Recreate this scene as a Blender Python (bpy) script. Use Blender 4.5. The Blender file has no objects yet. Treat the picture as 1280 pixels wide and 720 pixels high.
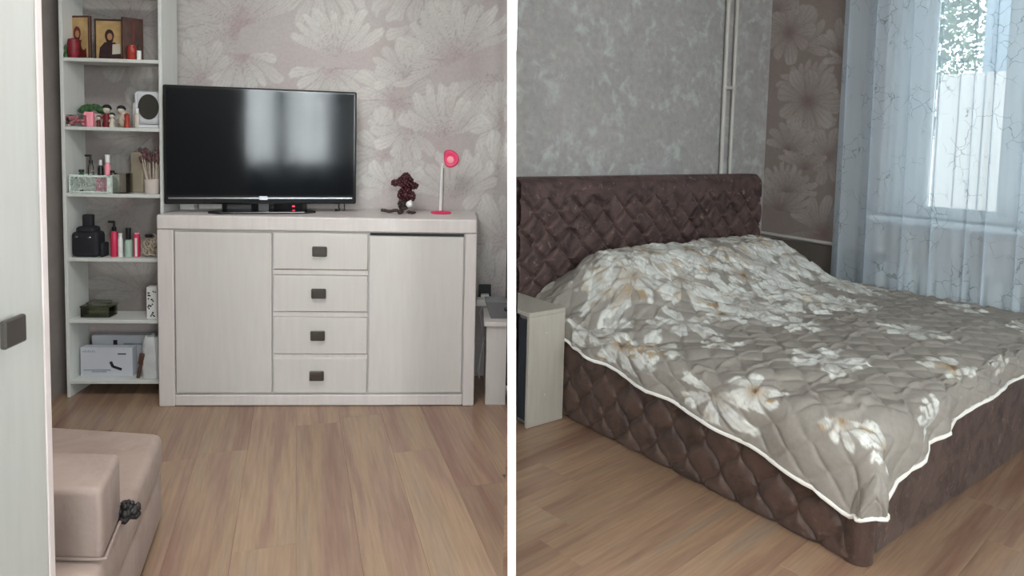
import bpy, bmesh, math, random
import numpy as np
from mathutils import Vector, Matrix
random.seed(7)
PI = math.pi
SC = bpy.context.scene
COL = SC.collection

# ---------------------------------------------------------------- camera
FPX, PPY, CAM_H, ROLL, PITCH = 856.6, 238.18, 1.3, 0.024, 0.072
fwd = Vector((0, math.cos(PITCH), -math.sin(PITCH)))
r0 = Vector((1, 0, 0)); u0 = r0.cross(fwd)
rgt = math.cos(ROLL) * r0 + math.sin(ROLL) * u0
upv = math.cos(ROLL) * u0 - math.sin(ROLL) * r0
cam = bpy.data.cameras.new('camera')
cam.sensor_width = 36.0
cam.lens = FPX / 1280 * 36
cam.shift_y = -(360 - PPY) / 1280
cam.clip_start = 0.05
camo = bpy.data.objects.new('camera', cam)
M = Matrix.Identity(4)
for i in range(3):
    M[i][0] = rgt[i]; M[i][1] = upv[i]; M[i][2] = -fwd[i]
M[2][3] = CAM_H
camo.matrix_world = M
COL.objects.link(camo)
SC.camera = camo

# ---------------------------------------------------------------- colour management, world
SC.view_settings.view_transform = 'Standard'
SC.view_settings.look = 'None'
SC.view_settings.gamma = 1.0
SC.view_settings.exposure = 0.38
w = bpy.data.worlds.new('overcast_sky'); SC.world = w; w.use_nodes = True
WB = w.node_tree.nodes['Background']
WB.inputs[0].default_value = (0.84, 0.93, 1.0, 1)
WB.inputs[1].default_value = 5.3


class Frame:
    """a room's own upright axes: X along its back wall, Y into that wall"""
    def __init__(s, o, deg):
        s.a = math.radians(deg); s.o = Vector((o[0], o[1], 0))
        s.X = Vector((math.cos(s.a), math.sin(s.a), 0)); s.Y = Vector((-math.sin(s.a), math.cos(s.a), 0))
    def w(s, x, y, z=0.0): return s.o + s.X * x + s.Y * y + Vector((0, 0, z))


L = Frame((-.9, 3.227), 3.896)      # room with the sideboard
R = Frame((1.116, 2.03), 36.715)    # room with the bed
RW = 1.92                           # headboard wall, local Y
XW = 2.305                          # window wall, local X
LW = .43                            # sideboard wall, local Y
CEIL = 2.6


def area(name, p, facing, sx, sy, power, color=(1, 1, 1), portal=False):
    l = bpy.data.lights.new(name, 'AREA'); l.shape = 'RECTANGLE'; l.size = sx; l.size_y = sy
    l.energy = power; l.color = color
    if portal: l.cycles.is_portal = True
    o = bpy.data.objects.new(name, l); COL.objects.link(o)
    o.location = p; o.rotation_euler = Vector(facing).to_track_quat('-Z', 'Y').to_euler()
    return o


# daylight portals (they only guide sky sampling) plus daylight of the rear window and added fill lights
area('window_portal', R.w(XW + .32, .18, 1.6), -R.X, 1.9, 1.7, 10, portal=True)
area('rear_daylight', (0.02, -1.66, 1.62), (0, 1, 0), 1.24, 1.4, 138, (1.0, 1.0, .995))
area('rear_fill_right', (1.28, -1.66, 1.62), (0, 1, 0), .56, 1.4, 80, (1.0, 1.0, .995))  # added light at the made-up right rear window, brightens the shelf unit
area('ceiling_fill', (-.75, 1.7, 2.54), (0, 0, -1), .7, .7, 26, (1.0, .99, .97))  # unseen fill light added under the ceiling to brighten the shelf unit
area('rear_fill_side', R.w(.55, -3.32, 1.5), R.Y, 1.3, 1.5, 30, (.93, .97, 1.0))  # added light at the made-up side window, brightens the right floor

# ---------------------------------------------------------------- materials
def S(r, g, b):
    f = lambda c: (c / 255 / 12.92) if c / 255 <= .04045 else ((c / 255 + .055) / 1.055) ** 2.4
    return (f(r), f(g), f(b))


class N:
    def __init__(s, name):
        s.m = bpy.data.materials.new(name); s.m.use_nodes = True
        s.t = s.m.node_tree; s.b = s.t.nodes['Principled BSDF']; s.out = s.t.nodes['Material Output']
    def n(s, typ, **kw):
        x = s.t.nodes.new('ShaderNode' + typ)
        for k, v in kw.items():
            if k.startswith('i_'):
                key = k[2:]; key = int(key) if key.isdigit() else key.replace('_', ' ')
                x.inputs[key].default_value = v
            else: setattr(x, k, v)
        return x
    def l(s, a, b): s.t.links.new(a, b)
    def coord(s, scale=(1, 1, 1), kind='Object', rnd=False):
        tc = s.n('TexCoord'); mp = s.n('Mapping'); mp.inputs['Scale'].default_value = scale
        s.l(tc.outputs[kind], mp.inputs[0])
        if rnd:
            oi = s.n('ObjectInfo'); vm = s.n('VectorMath', operation='SCALE'); cb = s.n('CombineXYZ')
            for i in range(3): s.l(oi.outputs['Random'], cb.inputs[i])
            vm.inputs[3].default_value = 37.0; s.l(cb.outputs[0], vm.inputs[0]); s.l(vm.outputs[0], mp.inputs['Location'])
        return mp.outputs[0]
    def noise(s, vec, scale, detail=3, rough=.55, dist=0):
        x = s.n('TexNoise', i_Scale=scale, i_Detail=detail, i_Roughness=rough, i_Distortion=dist)
        s.l(vec, x.inputs['Vector']); return x.outputs[0]
    def ramp(s, fac, stops):
        x = s.n('ValToRGB'); e = x.color_ramp.elements
        while len(e) < len(stops): e.new(.5)
        for q, (p, c) in zip(e, stops): q.position = p; q.color = (*c, 1)
        s.l(fac, x.inputs[0]); return x.outputs[0]
    def mix(s, fac, a, b, mode='MIX'):
        x = s.n('MixRGB', blend_type=mode)
        for i, v in enumerate((fac, a, b)):
            if isinstance(v, (int, float)): x.inputs[i].default_value = v
            elif isinstance(v, tuple): x.inputs[i].default_value = (*v, 1)
            else: s.l(v, x.inputs[i])
        return x.outputs[0]
    def bump(s, h, strength=.2, dist=.01):
        x = s.n('Bump', i_Strength=strength, i_Distance=dist); s.l(h, x.inputs['Height']); s.l(x.outputs[0], s.b.inputs['Normal'])
    def set(s, color=None, rough=.6, metal=0, spec=.5, **kw):
        if color is not None:
            if isinstance(color, tuple): s.b.inputs['Base Color'].default_value = (*color, 1)
            else: s.l(color, s.b.inputs['Base Color'])
        s.b.inputs['Roughness'].default_value = rough; s.b.inputs['Metallic'].default_value = metal
        s.b.inputs['Specular IOR Level'].default_value = spec
        for k, v in kw.items(): s.b.inputs[k.replace('_', ' ')].default_value = v
        return s.m


def plain(name, c, rough=.55, metal=0, var=.06, scale=9, **kw):
    k = N(name); v = k.coord()
    nz = k.noise(v, scale, 3)
    col = k.ramp(nz, [(.3, tuple(x * (1 - var) for x in c)), (.7, tuple(min(1, x * (1 + var)) for x in c))])
    return k.set(col, rough, metal, **kw)


def streaky(name, c1, c2, rough=.5, stretch=(14, 14, 1.2), bump=.05):
    k = N(name); v = k.coord(stretch); nz = k.noise(v, 3.5, 5, .6)
    k.bump(nz, bump, .004)
    return k.set(k.ramp(nz, [(.3, c1), (.7, c2)]), rough)


MAT = {}
MAT['paint'] = plain('white_paint', S(226, 226, 224), .7)
MAT['white_edge'] = plain('white_partition_paint', (.93, .93, .93), .8, var=.01)
MAT['ceiling'] = plain('ceiling_paint', S(225, 224, 220), .8)
MAT['cab'] = streaky('pale_cabinet_laminate', S(190, 186, 182), S(196, 192, 188), .5)
MAT['cabframe'] = streaky('pinkish_white_laminate', S(194, 187, 185), S(203, 197, 194), .45)
MAT['shelfw'] = streaky('shelf_white_laminate', S(200, 203, 200), S(208, 211, 208), .5)
MAT['wardrobe'] = streaky('wardrobe_white_laminate', S(192, 193, 188), S(198, 199, 194), .5)
MAT['edgeband'] = plain('pinkish_edge_band', S(222, 210, 208), .5)
MAT['groove'] = plain('nightstand_body_grey', S(110, 104, 103), .8)  # plain grey of the nightstand body
MAT['black'] = plain('black_plastic', (.008, .009, .011), .28)
MAT['blackmatt'] = plain('black_matt_cloth', (.012, .013, .018), .75, var=.3)
MAT['screen'] = plain('tv_screen_glass', (.003, .004, .006), .085, spec=.32)
MAT['bezel'] = plain('tv_gloss_bezel', (.01, .01, .012), .12)
MAT['silver'] = plain('silver_trim', (.45, .46, .48), .25, .9)
MAT['knob'] = plain('dark_brushed_metal', S(100, 96, 92), .38, .85)
MAT['knobin'] = plain('knob_inset_metal', S(128, 124, 118), .3, .8)
MAT['plastic_w'] = plain('white_plastic', S(222, 222, 220), .4)
MAT['plastic_g'] = plain('grey_plastic', S(98, 98, 100), .45)
MAT['pink'] = plain('hot_pink_plastic', S(214, 38, 92), .35)
MAT['pinkl'] = plain('light_pink_plastic', S(240, 150, 165), .4)
MAT['red'] = plain('red_wax', S(122, 26, 40), .5, var=.25, scale=40)
MAT['orange'] = plain('orange_red_glass', S(160, 56, 44), .4, var=.3, scale=50)
MAT['bead'] = plain('dark_red_beads', S(66, 24, 30), .25, var=.5, scale=60)
MAT['beadb'] = plain('dark_brown_beads', S(48, 34, 30), .3, var=.4, scale=60)
MAT['gold'] = plain('gold_icon_ground', S(182, 152, 105), .45, var=.2, scale=25)
MAT['iconwood'] = plain('icon_dark_wood', S(70, 42, 32), .5, var=.3, scale=20)
MAT['robe'] = plain('icon_robe_red', S(98, 30, 26), .6, var=.3, scale=30)
MAT['robe2'] = plain('icon_robe_dark', S(52, 30, 32), .6, var=.3, scale=30)
MAT['skin'] = plain('icon_face_tone', S(176, 128, 92), .6)
MAT['cream'] = plain('cream_card', S(196, 190, 176), .6)
MAT['moss'] = plain('green_moss', S(58, 92, 56), .9, var=.5, scale=60)
MAT['wood'] = plain('beige_pressed_wood', S(158, 148, 130), .6, var=.12)
MAT['cup'] = plain('pale_ceramic', S(196, 186, 178), .5)
MAT['dry'] = plain('dried_stems', S(190, 176, 160), .8, var=.2, scale=40)
MAT['drydark'] = plain('dried_dark_heads', S(92, 66, 66), .9, var=.4, scale=60)
MAT['mirrorf'] = plain('mirror_frame_white', S(206, 208, 212), .35)
MAT['mirror'] = plain('dim_mirror_glass', S(82, 82, 76), .1, .6)
MAT['lace'] = plain('pale_green_openwork', S(206, 220, 212), .5, var=.2, scale=60)
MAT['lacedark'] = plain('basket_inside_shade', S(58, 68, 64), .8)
MAT['lacepink'] = plain('pale_pink_openwork', S(214, 176, 184), .5, var=.2, scale=60)
MAT['comb'] = plain('brown_comb', S(84, 58, 50), .4)
MAT['bagfilm'] = plain('white_bag_film', S(200, 204, 205), .45, var=.08)
MAT['boxw'] = plain('white_carton', S(188, 192, 200), .6, var=.04)
MAT['boxink'] = plain('dark_blue_ink', S(28, 30, 46), .6)
MAT['boxgrey'] = plain('grey_blue_ink', S(132, 146, 156), .6, var=.2, scale=30)
MAT['magenta'] = plain('magenta_bottle', S(196, 48, 84), .35)
MAT['mint'] = plain('mint_label', S(160, 186, 172), .45)
MAT['hair'] = plain('black_doll_hair', (.01, .008, .008), .6)
MAT['pipe'] = plain('cream_painted_pipe', S(172, 166, 160), .4)
MAT['radiator'] = plain('radiator_enamel', S(206, 206, 202), .35)
MAT['upvc'] = plain('window_white_plastic', S(226, 230, 232), .35)
MAT['darktaupe'] = plain('dark_taupe_panel', S(86, 78, 72), .6)
MAT['trimgrey'] = plain('taupe_wall_paper_plain', S(136, 128, 124), .75, var=.1)
MAT['nsblack'] = plain('black_gloss_panel', (.006, .008, .013), .12)
MAT['sheet'] = plain('mattress_cloth', S(150, 140, 132), .9)
MAT['ns'] = streaky('nightstand_pale_laminate', S(158, 151, 140), S(167, 160, 150), .5)
MAT['piping'] = plain('white_cord_piping', S(226, 222, 216), .8)
MAT['fence'] = plain('whitewashed_fence', S(158, 154, 150), .8, var=.08)
MAT['leaf'] = plain('tree_leaf', S(92, 116, 76), .7, var=.5, scale=3)
MAT['bark'] = plain('tree_bark', S(80, 70, 60), .9)
MAT['render'] = plain('blue_grey_render', S(120, 132, 142), .9)
MAT['ground'] = plain('yard_ground', S(120, 124, 112), .9)


def glass(name, tint=(1, 1, 1), rough=.02, alpha=.1):
    k = N(name); tr = k.n('BsdfTransparent'); gl = k.n('BsdfGlossy', i_Roughness=rough); mx = k.n('MixShader')
    tr.inputs[0].default_value = (*tint, 1); fr = k.n('Fresnel', i_IOR=1.45)
    k.l(fr.outputs[0], mx.inputs[0]); k.l(tr.outputs[0], mx.inputs[1]); k.l(gl.outputs[0], mx.inputs[2])
    k.l(mx.outputs[0], k.out.inputs[0]); return k.m


MAT['glass'] = glass('window_glass', (.96, .98, .97))
MAT['glassgreen'] = glass('greenish_clear_glass', (.86, .90, .80), .05)
MAT['glassclear'] = glass('clear_glass', (.95, .94, .92), .05)


def tulle():
    k = N('sheer_tulle'); v = k.coord((1, 1, .8))
    nz = k.n('TexNoise', i_Scale=9.0, i_Detail=3.0); k.l(v, nz.inputs['Vector'])
    wv = k.n('VectorMath', operation='SCALE'); wv.inputs[3].default_value = .09; k.l(nz.outputs['Color'], wv.inputs[0])
    ad = k.n('VectorMath', operation='ADD'); k.l(v, ad.inputs[0]); k.l(wv.outputs[0], ad.inputs[1])
    vo = k.n('TexVoronoi', feature='DISTANCE_TO_EDGE', i_Scale=16.0); k.l(ad.outputs[0], vo.inputs['Vector'])
    line = k.n('MapRange', i_1=.010, i_2=.026, i_3=1.0, i_4=0.0); k.l(vo.outputs['Distance'], line.inputs[0])
    n2 = k.noise(v, 6.0, 2); gate = k.n('MapRange', i_1=.47, i_2=.55); k.l(n2, gate.inputs[0])
    mul = k.n('Math', operation='MULTIPLY'); k.l(line.outputs[0], mul.inputs[0]); k.l(gate.outputs[0], mul.inputs[1])
    # weave opacity
    fac = k.n('MapRange', i_3=.60, i_4=.82); k.l(mul.outputs[0], fac.inputs[0])
    colr = k.mix(mul.outputs[0], S(228, 240, 250), S(156, 166, 174))
    df = k.n('BsdfDiffuse'); tl = k.n('BsdfTranslucent'); tr = k.n('BsdfTransparent')
    k.l(colr, df.inputs[0]); k.l(colr, tl.inputs[0])
    a = k.n('MixShader', i_0=.62); k.l(df.outputs[0], a.inputs[1]); k.l(tl.outputs[0], a.inputs[2])
    b = k.n('MixShader'); k.l(fac.outputs[0], b.inputs[0]); k.l(tr.outputs[0], b.inputs[1]); k.l(a.outputs[0], b.inputs[2])
    k.l(b.outputs[0], k.out.inputs[0]); return k.m


MAT['tulle'] = tulle()


def velvet(name, c1, c2, c3, scale=7):
    k = N(name); v = k.coord((1, 1, 1))
    a = k.noise(v, scale, 5, .65, 1.2); b = k.noise(v, scale * 3.2, 4, .6, .6)
    base = k.ramp(a, [(.34, c1), (.56, c2)])
    col = k.mix(k.ramp(b, [(.6, (0, 0, 0)), (.74, (1, 1, 1))]), base, c3)
    k.bump(b, .25, .01)
    return k.set(col, .55, 0, .35, Sheen_Weight=.06, Sheen_Roughness=.5)


MAT['velvet'] = velvet('crushed_velvet_headboard', S(44, 30, 30), S(82, 63, 60), S(134, 112, 104), 9)
MAT['velvet2'] = velvet('crushed_velvet_frame', S(56, 41, 36), S(82, 62, 54), S(104, 82, 72), 8)
MAT['velvetd'] = velvet('crushed_velvet_foot', S(54, 40, 36), S(86, 68, 62), S(124, 102, 94), 9)
MAT['sofa'] = velvet('beige_velour', S(142, 123, 114), S(154, 136, 127), S(160, 142, 132), 5)
MAT['sofa2'] = velvet('beige_velour_armrest', S(138, 120, 113), S(150, 132, 124), S(156, 138, 130), 5)


def plaster(name, c1, c2, c3):
    k = N(name); v = k.coord()
    a = k.noise(v, 3.2, 5, .62, .4); b = k.noise(v, 9.0, 5, .6, .5); c = k.noise(v, 24, 3, .6)
    base = k.ramp(a, [(.3, c1), (.7, c2)])
    m = k.ramp(b, [(.52, (0, 0, 0)), (.66, (.85, .85, .85))])
    col = k.mix(m, base, c3); col = k.mix(.12, col, k.ramp(c, [(.3, (0, 0, 0)), (.7, (1, 1, 1))]), 'OVERLAY')
    k.bump(b, .12, .004)
    return k.set(col, .7)


MAT['plaster'] = plaster('mottled_grey_wallpaper', S(140, 136, 134), S(152, 146, 144), S(166, 166, 164))
MAT['speckle'] = plaster('speckled_taupe_wallpaper', S(96, 88, 86), S(140, 130, 126), S(188, 184, 178))
MAT['rearwall'] = plaster('plain_pale_wallpaper', S(186, 180, 176), S(196, 190, 186), S(204, 200, 196))


def attr_mat(name, rough=.7, fine=0., bumpy=0.):
    k = N(name); at = k.n('VertexColor', layer_name='print')
    col = at.outputs[0]; v = k.coord()
    if fine:
        nz = k.noise(v, 60, 4, .6); col = k.mix(fine, col, k.ramp(nz, [(.3, (.2, .2, .2)), (.7, (.8, .8, .8))]), 'OVERLAY')
    if bumpy:
        k.bump(k.noise(v, 16, 4, .55, .4), bumpy, .01)
    return k.set(col, rough, 0, .3)


MAT['floral'] = attr_mat('floral_wallpaper', .7, .10)
MAT['coverlet'] = attr_mat('floral_quilt_print', .75, .12, .22)


def plank_mat(name, tones):
    k = N(name)
    v = k.coord((9, .55, 1), rnd=True); v2 = k.coord((40, 2.2, 1), rnd=True)
    a = k.noise(v, 1.3, 3, .5, .5); b = k.noise(v2, 2.0, 5, .6)
    base = k.ramp(a, [(.26, tones[0]), (.44, tones[1]), (.58, tones[2]), (.76, tones[3])])
    oi = k.n('ObjectInfo'); t = k.ramp(oi.outputs['Random'], [(0, (.44, .44, .44)), (1, (.56, .56, .56))])
    col = k.mix(.6, base, t, 'OVERLAY')
    col = k.mix(.28, col, k.ramp(b, [(.3, (.25, .22, .2)), (.65, (.66, .66, .66))]), 'OVERLAY')
    k.bump(b, .05, .002)
    return k.set(col, .26, 0, .45)


MAT['plankl'] = plank_mat('laminate_oak_left', [S(130, 101, 89), S(143, 118, 101), S(152, 128, 105), S(140, 124, 110)])
MAT['plankr'] = plank_mat('laminate_oak_right', [S(130, 98, 82), S(146, 118, 98), S(158, 128, 104), S(142, 124, 108)])

# ---------------------------------------------------------------- mesh helpers
def link(name, me, mat=None, parent=None, smooth=False):
    o = bpy.data.objects.new(name, me); COL.objects.link(o)
    if mat is not None and not me.materials: me.materials.append(MAT[mat] if isinstance(mat, str) else mat)
    if parent is not None: o.parent = parent
    return o


class MB:
    def __init__(s): s.bm = bmesh.new()
    def box(s, x0, x1, y0, y1, z0, z1, bev=0.0, seg=1, mat=None):
        r = bmesh.ops.create_cube(s.bm, size=1.0)
        for v in r['verts']:
            v.co = Vector(((x0 + x1) / 2 + v.co.x * (x1 - x0), (y0 + y1) / 2 + v.co.y * (y1 - y0), (z0 + z1) / 2 + v.co.z * (z1 - z0)))
            if mat is not None: v.co = mat @ v.co
        if bev > 0:
            es = list({e for v in r['verts'] for e in v.link_edges})
            bmesh.ops.bevel(s.bm, geom=es, offset=bev, segments=seg, affect='EDGES', profile=.5)
        return s
    def prism(s, pts, z0, z1, bev=0.0, seg=2):
        a = [s.bm.verts.new((x, y, z0)) for x, y in pts]; b = [s.bm.verts.new((x, y, z1)) for x, y in pts]
        n = len(pts); fs = [s.bm.faces.new(a[::-1]), s.bm.faces.new(b)]
        for i in range(n): fs.append(s.bm.faces.new((a[i], a[(i + 1) % n], b[(i + 1) % n], b[i])))
        if bev: bmesh.ops.bevel(s.bm, geom=list({e for f in fs for e in f.edges}), offset=bev, segments=seg, affect='EDGES', profile=.5)
        return s
    def lathe(s, prof, seg=20, c=(0, 0, 0), mat=None, sx=1, sy=1):
        rings = []
        for r, z in prof:
            ring = []
            for i in range(seg):
                t = 2 * PI * i / seg
                p = Vector((c[0] + r * sx * math.cos(t), c[1] + r * sy * math.sin(t), c[2] + z))
                if mat is not None: p = mat @ p
                ring.append(s.bm.verts.new(p))
            rings.append(ring)
        for a, b in zip(rings, rings[1:]):
            for i in range(seg): s.bm.faces.new((a[i], a[(i + 1) % seg], b[(i + 1) % seg], b[i]))
        s.bm.faces.new(rings[0][::-1]); s.bm.faces.new(rings[-1]); return s
    def ball(s, c, r, sc=(1, 1, 1), sub=2):
        m = Matrix.Translation(c) @ Matrix.Diagonal((r * sc[0], r * sc[1], r * sc[2], 1))
        bmesh.ops.create_icosphere(s.bm, subdivisions=sub, radius=1.0, matrix=m); return s
    def tube(s, pts, r, seg=8):
        pts = [Vector(p) for p in pts]; rings = []
        for i, p in enumerate(pts):
            d = (pts[min(i + 1, len(pts) - 1)] - pts[max(i - 1, 0)]).normalized()
            q = d.to_track_quat('Z', 'Y'); rr = r[i] if isinstance(r, (list, tuple)) else r
            rings.append([s.bm.verts.new(p + q @ Vector((rr * math.cos(2 * PI * k / seg), rr * math.sin(2 * PI * k / seg), 0))) for k in range(seg)])
        for a, b in zip(rings, rings[1:]):
            for k in range(seg): s.bm.faces.new((a[k], a[(k + 1) % seg], b[(k + 1) % seg], b[k]))
        s.bm.faces.new(rings[0][::-1]); s.bm.faces.new(rings[-1]); return s
    def build(s, name, mat, parent=None, smooth=False):
        me = bpy.data.meshes.new(name); bmesh.ops.recalc_face_normals(s.bm, faces=s.bm.faces); s.bm.to_mesh(me); s.bm.free()
        if smooth:
            me.polygons.foreach_set('use_smooth', [True] * len(me.polygons))
            me.set_sharp_from_angle(angle=math.radians(50))
        return link(name, me, mat, parent)


def tag(o, label, cat, group=None):
    o['label'] = label; o['category'] = cat
    if group: o['group'] = group
    return o


def root(name, fr, x, y, z, label, cat, rz=0.0, group=None):
    o = bpy.data.objects.new(name, None); COL.objects.link(o); o.empty_display_size = .05
    o.location = fr.w(x, y, z) if fr else Vector((x, y, z)); o.rotation_euler = (0, 0, (fr.a if fr else 0) + rz)
    return tag(o, label, cat, group)


def struct(o, fr=None, label=None):
    o['kind'] = 'structure'
    if fr: o.location = fr.o; o.rotation_euler = (0, 0, fr.a)
    if label: o['label'] = label
    return o


def grid_mesh(name, V, nu, nv, mat, parent=None, colors=None, smooth=True, closed=False):
    """V: (nu*nv,3) array, index i*nv+j"""
    idx = np.arange(nu * nv).reshape(nu, nv)
    q = np.stack([idx[:-1, :-1], idx[1:, :-1], idx[1:, 1:], idx[:-1, 1:]], -1).reshape(-1, 4)
    me = bpy.data.meshes.new(name)
    me.vertices.add(len(V)); me.vertices.foreach_set('co', V.astype(np.float32).ravel())
    me.loops.add(q.size); me.loops.foreach_set('vertex_index', q.astype(np.int32).ravel())
    me.polygons.add(len(q)); me.polygons.foreach_set('loop_start', np.arange(0, q.size, 4, dtype=np.int32))
    me.polygons.foreach_set('loop_total', np.full(len(q), 4, dtype=np.int32))
    me.update(calc_edges=True)
    if smooth: me.polygons.foreach_set('use_smooth', np.ones(len(q), bool))
    if colors is not None:
        a = me.color_attributes.new('print', 'FLOAT_COLOR', 'POINT')
        a.data.foreach_set('color', np.concatenate([colors, np.ones((len(V), 1))], 1).astype(np.float32).ravel())
    me.validate()
    return link(name, me, mat, parent)


# value noise for the prints
_rng = np.random.RandomState(3)
_tab = _rng.rand(256, 256)


def vnoise(u, v, s=1.0, octv=4):
    out = 0; amp = 1.; tot = 0
    for o in range(octv):
        x = u * s * 2 ** o + 17.3 * o; y = v * s * 2 ** o + 9.1 * o
        xi = np.floor(x).astype(int); yi = np.floor(y).astype(int); fx = x - xi; fy = y - yi
        fx = fx * fx * (3 - 2 * fx); fy = fy * fy * (3 - 2 * fy)
        g = lambda a, b: _tab[a % 256, b % 256]
        n = (g(xi, yi) * (1 - fx) + g(xi + 1, yi) * fx) * (1 - fy) + (g(xi, yi + 1) * (1 - fx) + g(xi + 1, yi + 1) * fx) * fy
        out = out + amp * n; tot += amp; amp *= .5
    return out / tot


def sstep(a, b, x):
    t = np.clip((x - a) / (b - a), 0, 1); return t * t * (3 - 2 * t)


def petals(U, V, cx, cy, Rr, a0, a1, n, seed, squash=1.0, jag=.05):
    """fan of petals: returns mask, radius fraction, offset across the petal (-1..1), petal random"""
    rs = np.random.RandomState(seed)
    dx = U - cx; dy = (V - cy) / squash
    r = np.hypot(dx, dy); th = np.mod(np.arctan2(dy, dx) - a0 + .5 * (vnoise(U, V, 5 + seed % 3, 2) - .5) * r / Rr, 2 * PI)
    span = a1 - a0; t = th / span * n; k = np.clip(np.floor(t).astype(int), 0, n - 1); dl = (t - k - .5) * 2
    rk = .78 + .3 * rs.rand(n)[k]; tone = rs.rand(n)[k]
    edge = Rr * rk * (1 - .42 * np.abs(dl) ** 3.0) * (1 + jag * (vnoise(U * 1.0, V, 26, 3) - .5) * 2)
    m = (th < span) * (1 - sstep(edge * .97, edge * 1.01, r))
    return m, r / np.maximum(edge, 1e-6), dl, tone


def lerp(a, b, t): return a * (1 - t[:, None]) + np.asarray(b) * t[:, None]


def wallpaper(U, V, flowers, base, pink, light, vein, deep):
    n1 = vnoise(U, V, 3.0, 4); n2 = vnoise(U + 5, V + 3, 1.6, 3)
    C = lerp(np.tile(np.array(base), (len(U), 1)), pink, sstep(.42, .72, n2) * .7)
    C = C * (0.95 + .1 * n1)[:, None]
    for (cx, cy, Rr, a0, a1, n, seed, lt, pk) in flowers:
        m, f, dl, tone = petals(U, V, cx, cy, Rr, math.radians(a0), math.radians(a1), n, seed)
        # fine radial veins, dark joints between petals, pinkish heart
        vn = np.abs(np.sin(dl * 6.0 + seed + 2.5 * f)) ** 10 * .45 * (1 - f * .45)
        jt = sstep(.82, 1.0, np.abs(dl)) * .7 * (1 - .3 * f)
        col = lerp(np.tile(np.array(base), (len(U), 1)), light, np.clip(.15 + 1.0 * f - .25 * np.abs(dl), 0, 1) * np.minimum(1, lt * 1.15) * (.62 + .38 * tone))
        col = lerp(col, deep, np.clip(1 - f * 2.6, 0, 1) * pk)
        col = lerp(col, vein, np.clip(vn + jt, 0, 1))
        col = lerp(col, vein, sstep(.94, 1.0, f) * .55)
        C = lerp(C, col, m * (.72 + .28 * tone)) if False else C * (1 - (m * .88)[:, None]) + col * (m * .88)[:, None]
    return C * (.97 + .06 * vnoise(U, V, 14, 3))[:, None]


# ---------------------------------------------------------------- floor
A = L.w(-1.36, LW); D = R.w(XW, RW); E_ = R.w(XW, -3.2); F_ = Vector((1.74, -1.5, 0)); G_ = Vector((-1.94, -1.5, 0))
B = L.w(.931, LW); Cc = R.w(.04, RW)


def clip(poly, a, b):
    """keep the side of line a->b that lies to its left"""
    out = []
    f = lambda p: (b[0] - a[0]) * (p[1] - a[1]) - (b[1] - a[1]) * (p[0] - a[0])
    for i in range(len(poly)):
        p, q = poly[i], poly[(i + 1) % len(poly)]; fp, fq = f(p), f(q)
        if fp >= 0: out.append(p)
        if (fp > 0) != (fq > 0) and abs(fp - fq) > 1e-12:
            t = fp / (fp - fq); out.append((p[0] + (q[0] - p[0]) * t, p[1] + (q[1] - p[1]) * t))
    return out


fl = MB(); fl.prism([(G_.x - .1, G_.y - .1), (F_.x + .1, F_.y - .1), (E_.x + .15, E_.y), (D.x + .05, D.y + .1), (Cc.x, 3.75), (B.x, 3.8), (A.x - .1, A.y + .1)], -.12, -.009)
floor = struct(fl.build('floor', 'darktaupe'), None, 'laminate oak floor of wide streaky planks')


def planks(region, deg, mat, width=.192, length=1.28, seed=1):
    rs = random.Random(seed); a = math.radians(deg); ux = Vector((math.cos(a), math.sin(a))); uy = Vector((-math.sin(a), math.cos(a)))
    us = [p[0] * ux.x + p[1] * ux.y for p in region]; vs = [p[0] * uy.x + p[1] * uy.y for p in region]
    full = None; g = .0003
    row = 0; u = math.floor(min(us) / width) * width
    while u < max(us):
        v = min(vs) - rs.random() * length
        while v < max(vs):
            cx = ux * (u + width / 2) + uy * (v + length / 2)
            hw, hl = width / 2 - g, length / 2 - g
            loc = [(-hw, -hl), (hw, -hl), (hw, hl), (-hw, hl)]
            wp = [(cx.x + ux.x * p + uy.x * q, cx.y + ux.y * p + uy.y * q) for p, q in loc]
            cp = wp; n = len(region)
            for i in range(n):
                if not cp: break
                cp = clip(cp, region[i], region[(i + 1) % n])
            ar = 0
            if cp: ar = abs(sum(cp[i][0] * cp[(i + 1) % len(cp)][1] - cp[(i + 1) % len(cp)][0] * cp[i][1] for i in range(len(cp)))) / 2
            if ar > .004:
                whole = ar > width * length * .98
                if whole and full: me = full
                else:
                    mb = MB()
                    if whole: mb.box(-hw, hw, -hl, hl, -.009, 0, .0004)
                    else:
                        lp = [((x - cx.x) * ux.x + (y - cx.y) * ux.y, (x - cx.x) * uy.x + (y - cx.y) * uy.y) for x, y in cp]
                        q = [p for i, p in enumerate(lp) if math.dist(p, lp[i - 1]) > 1e-4]
                        if len(q) < 3: v += length; continue
                        mb.prism(q, -.009, 0)
                    me = bpy.data.meshes.new('plank'); bmesh.ops.recalc_face_normals(mb.bm, faces=mb.bm.faces); mb.bm.to_mesh(me); mb.bm.free()
                    me.materials.append(MAT[mat])
                    if whole: full = me
                o = bpy.data.objects.new('plank', me); COL.objects.link(o); o.parent = floor
                o.location = (cx.x, cx.y, 0); o.rotation_euler = (0, 0, a)
            v += length
        u += width


planks([(G_.x, G_.y), (0, -1.5), (0, B.y), (A.x, A.y)], 17.5, 'plankl', seed=2)
planks([(0, -1.5), (F_.x, F_.y), (E_.x, E_.y), (D.x, D.y), (0, Cc.y)], 36.715 - 90 + 5, 'plankr', seed=5)

cl = MB(); cl.prism([(G_.x - .1, G_.y - .1), (F_.x + .1, F_.y - .1), (E_.x + .15, E_.y), (D.x + .05, D.y + .1), (Cc.x, 3.75), (B.x, 3.8), (A.x - .1, A.y + .1)], CEIL, CEIL + .1)
struct(cl.build('ceiling', 'ceiling'))

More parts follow.
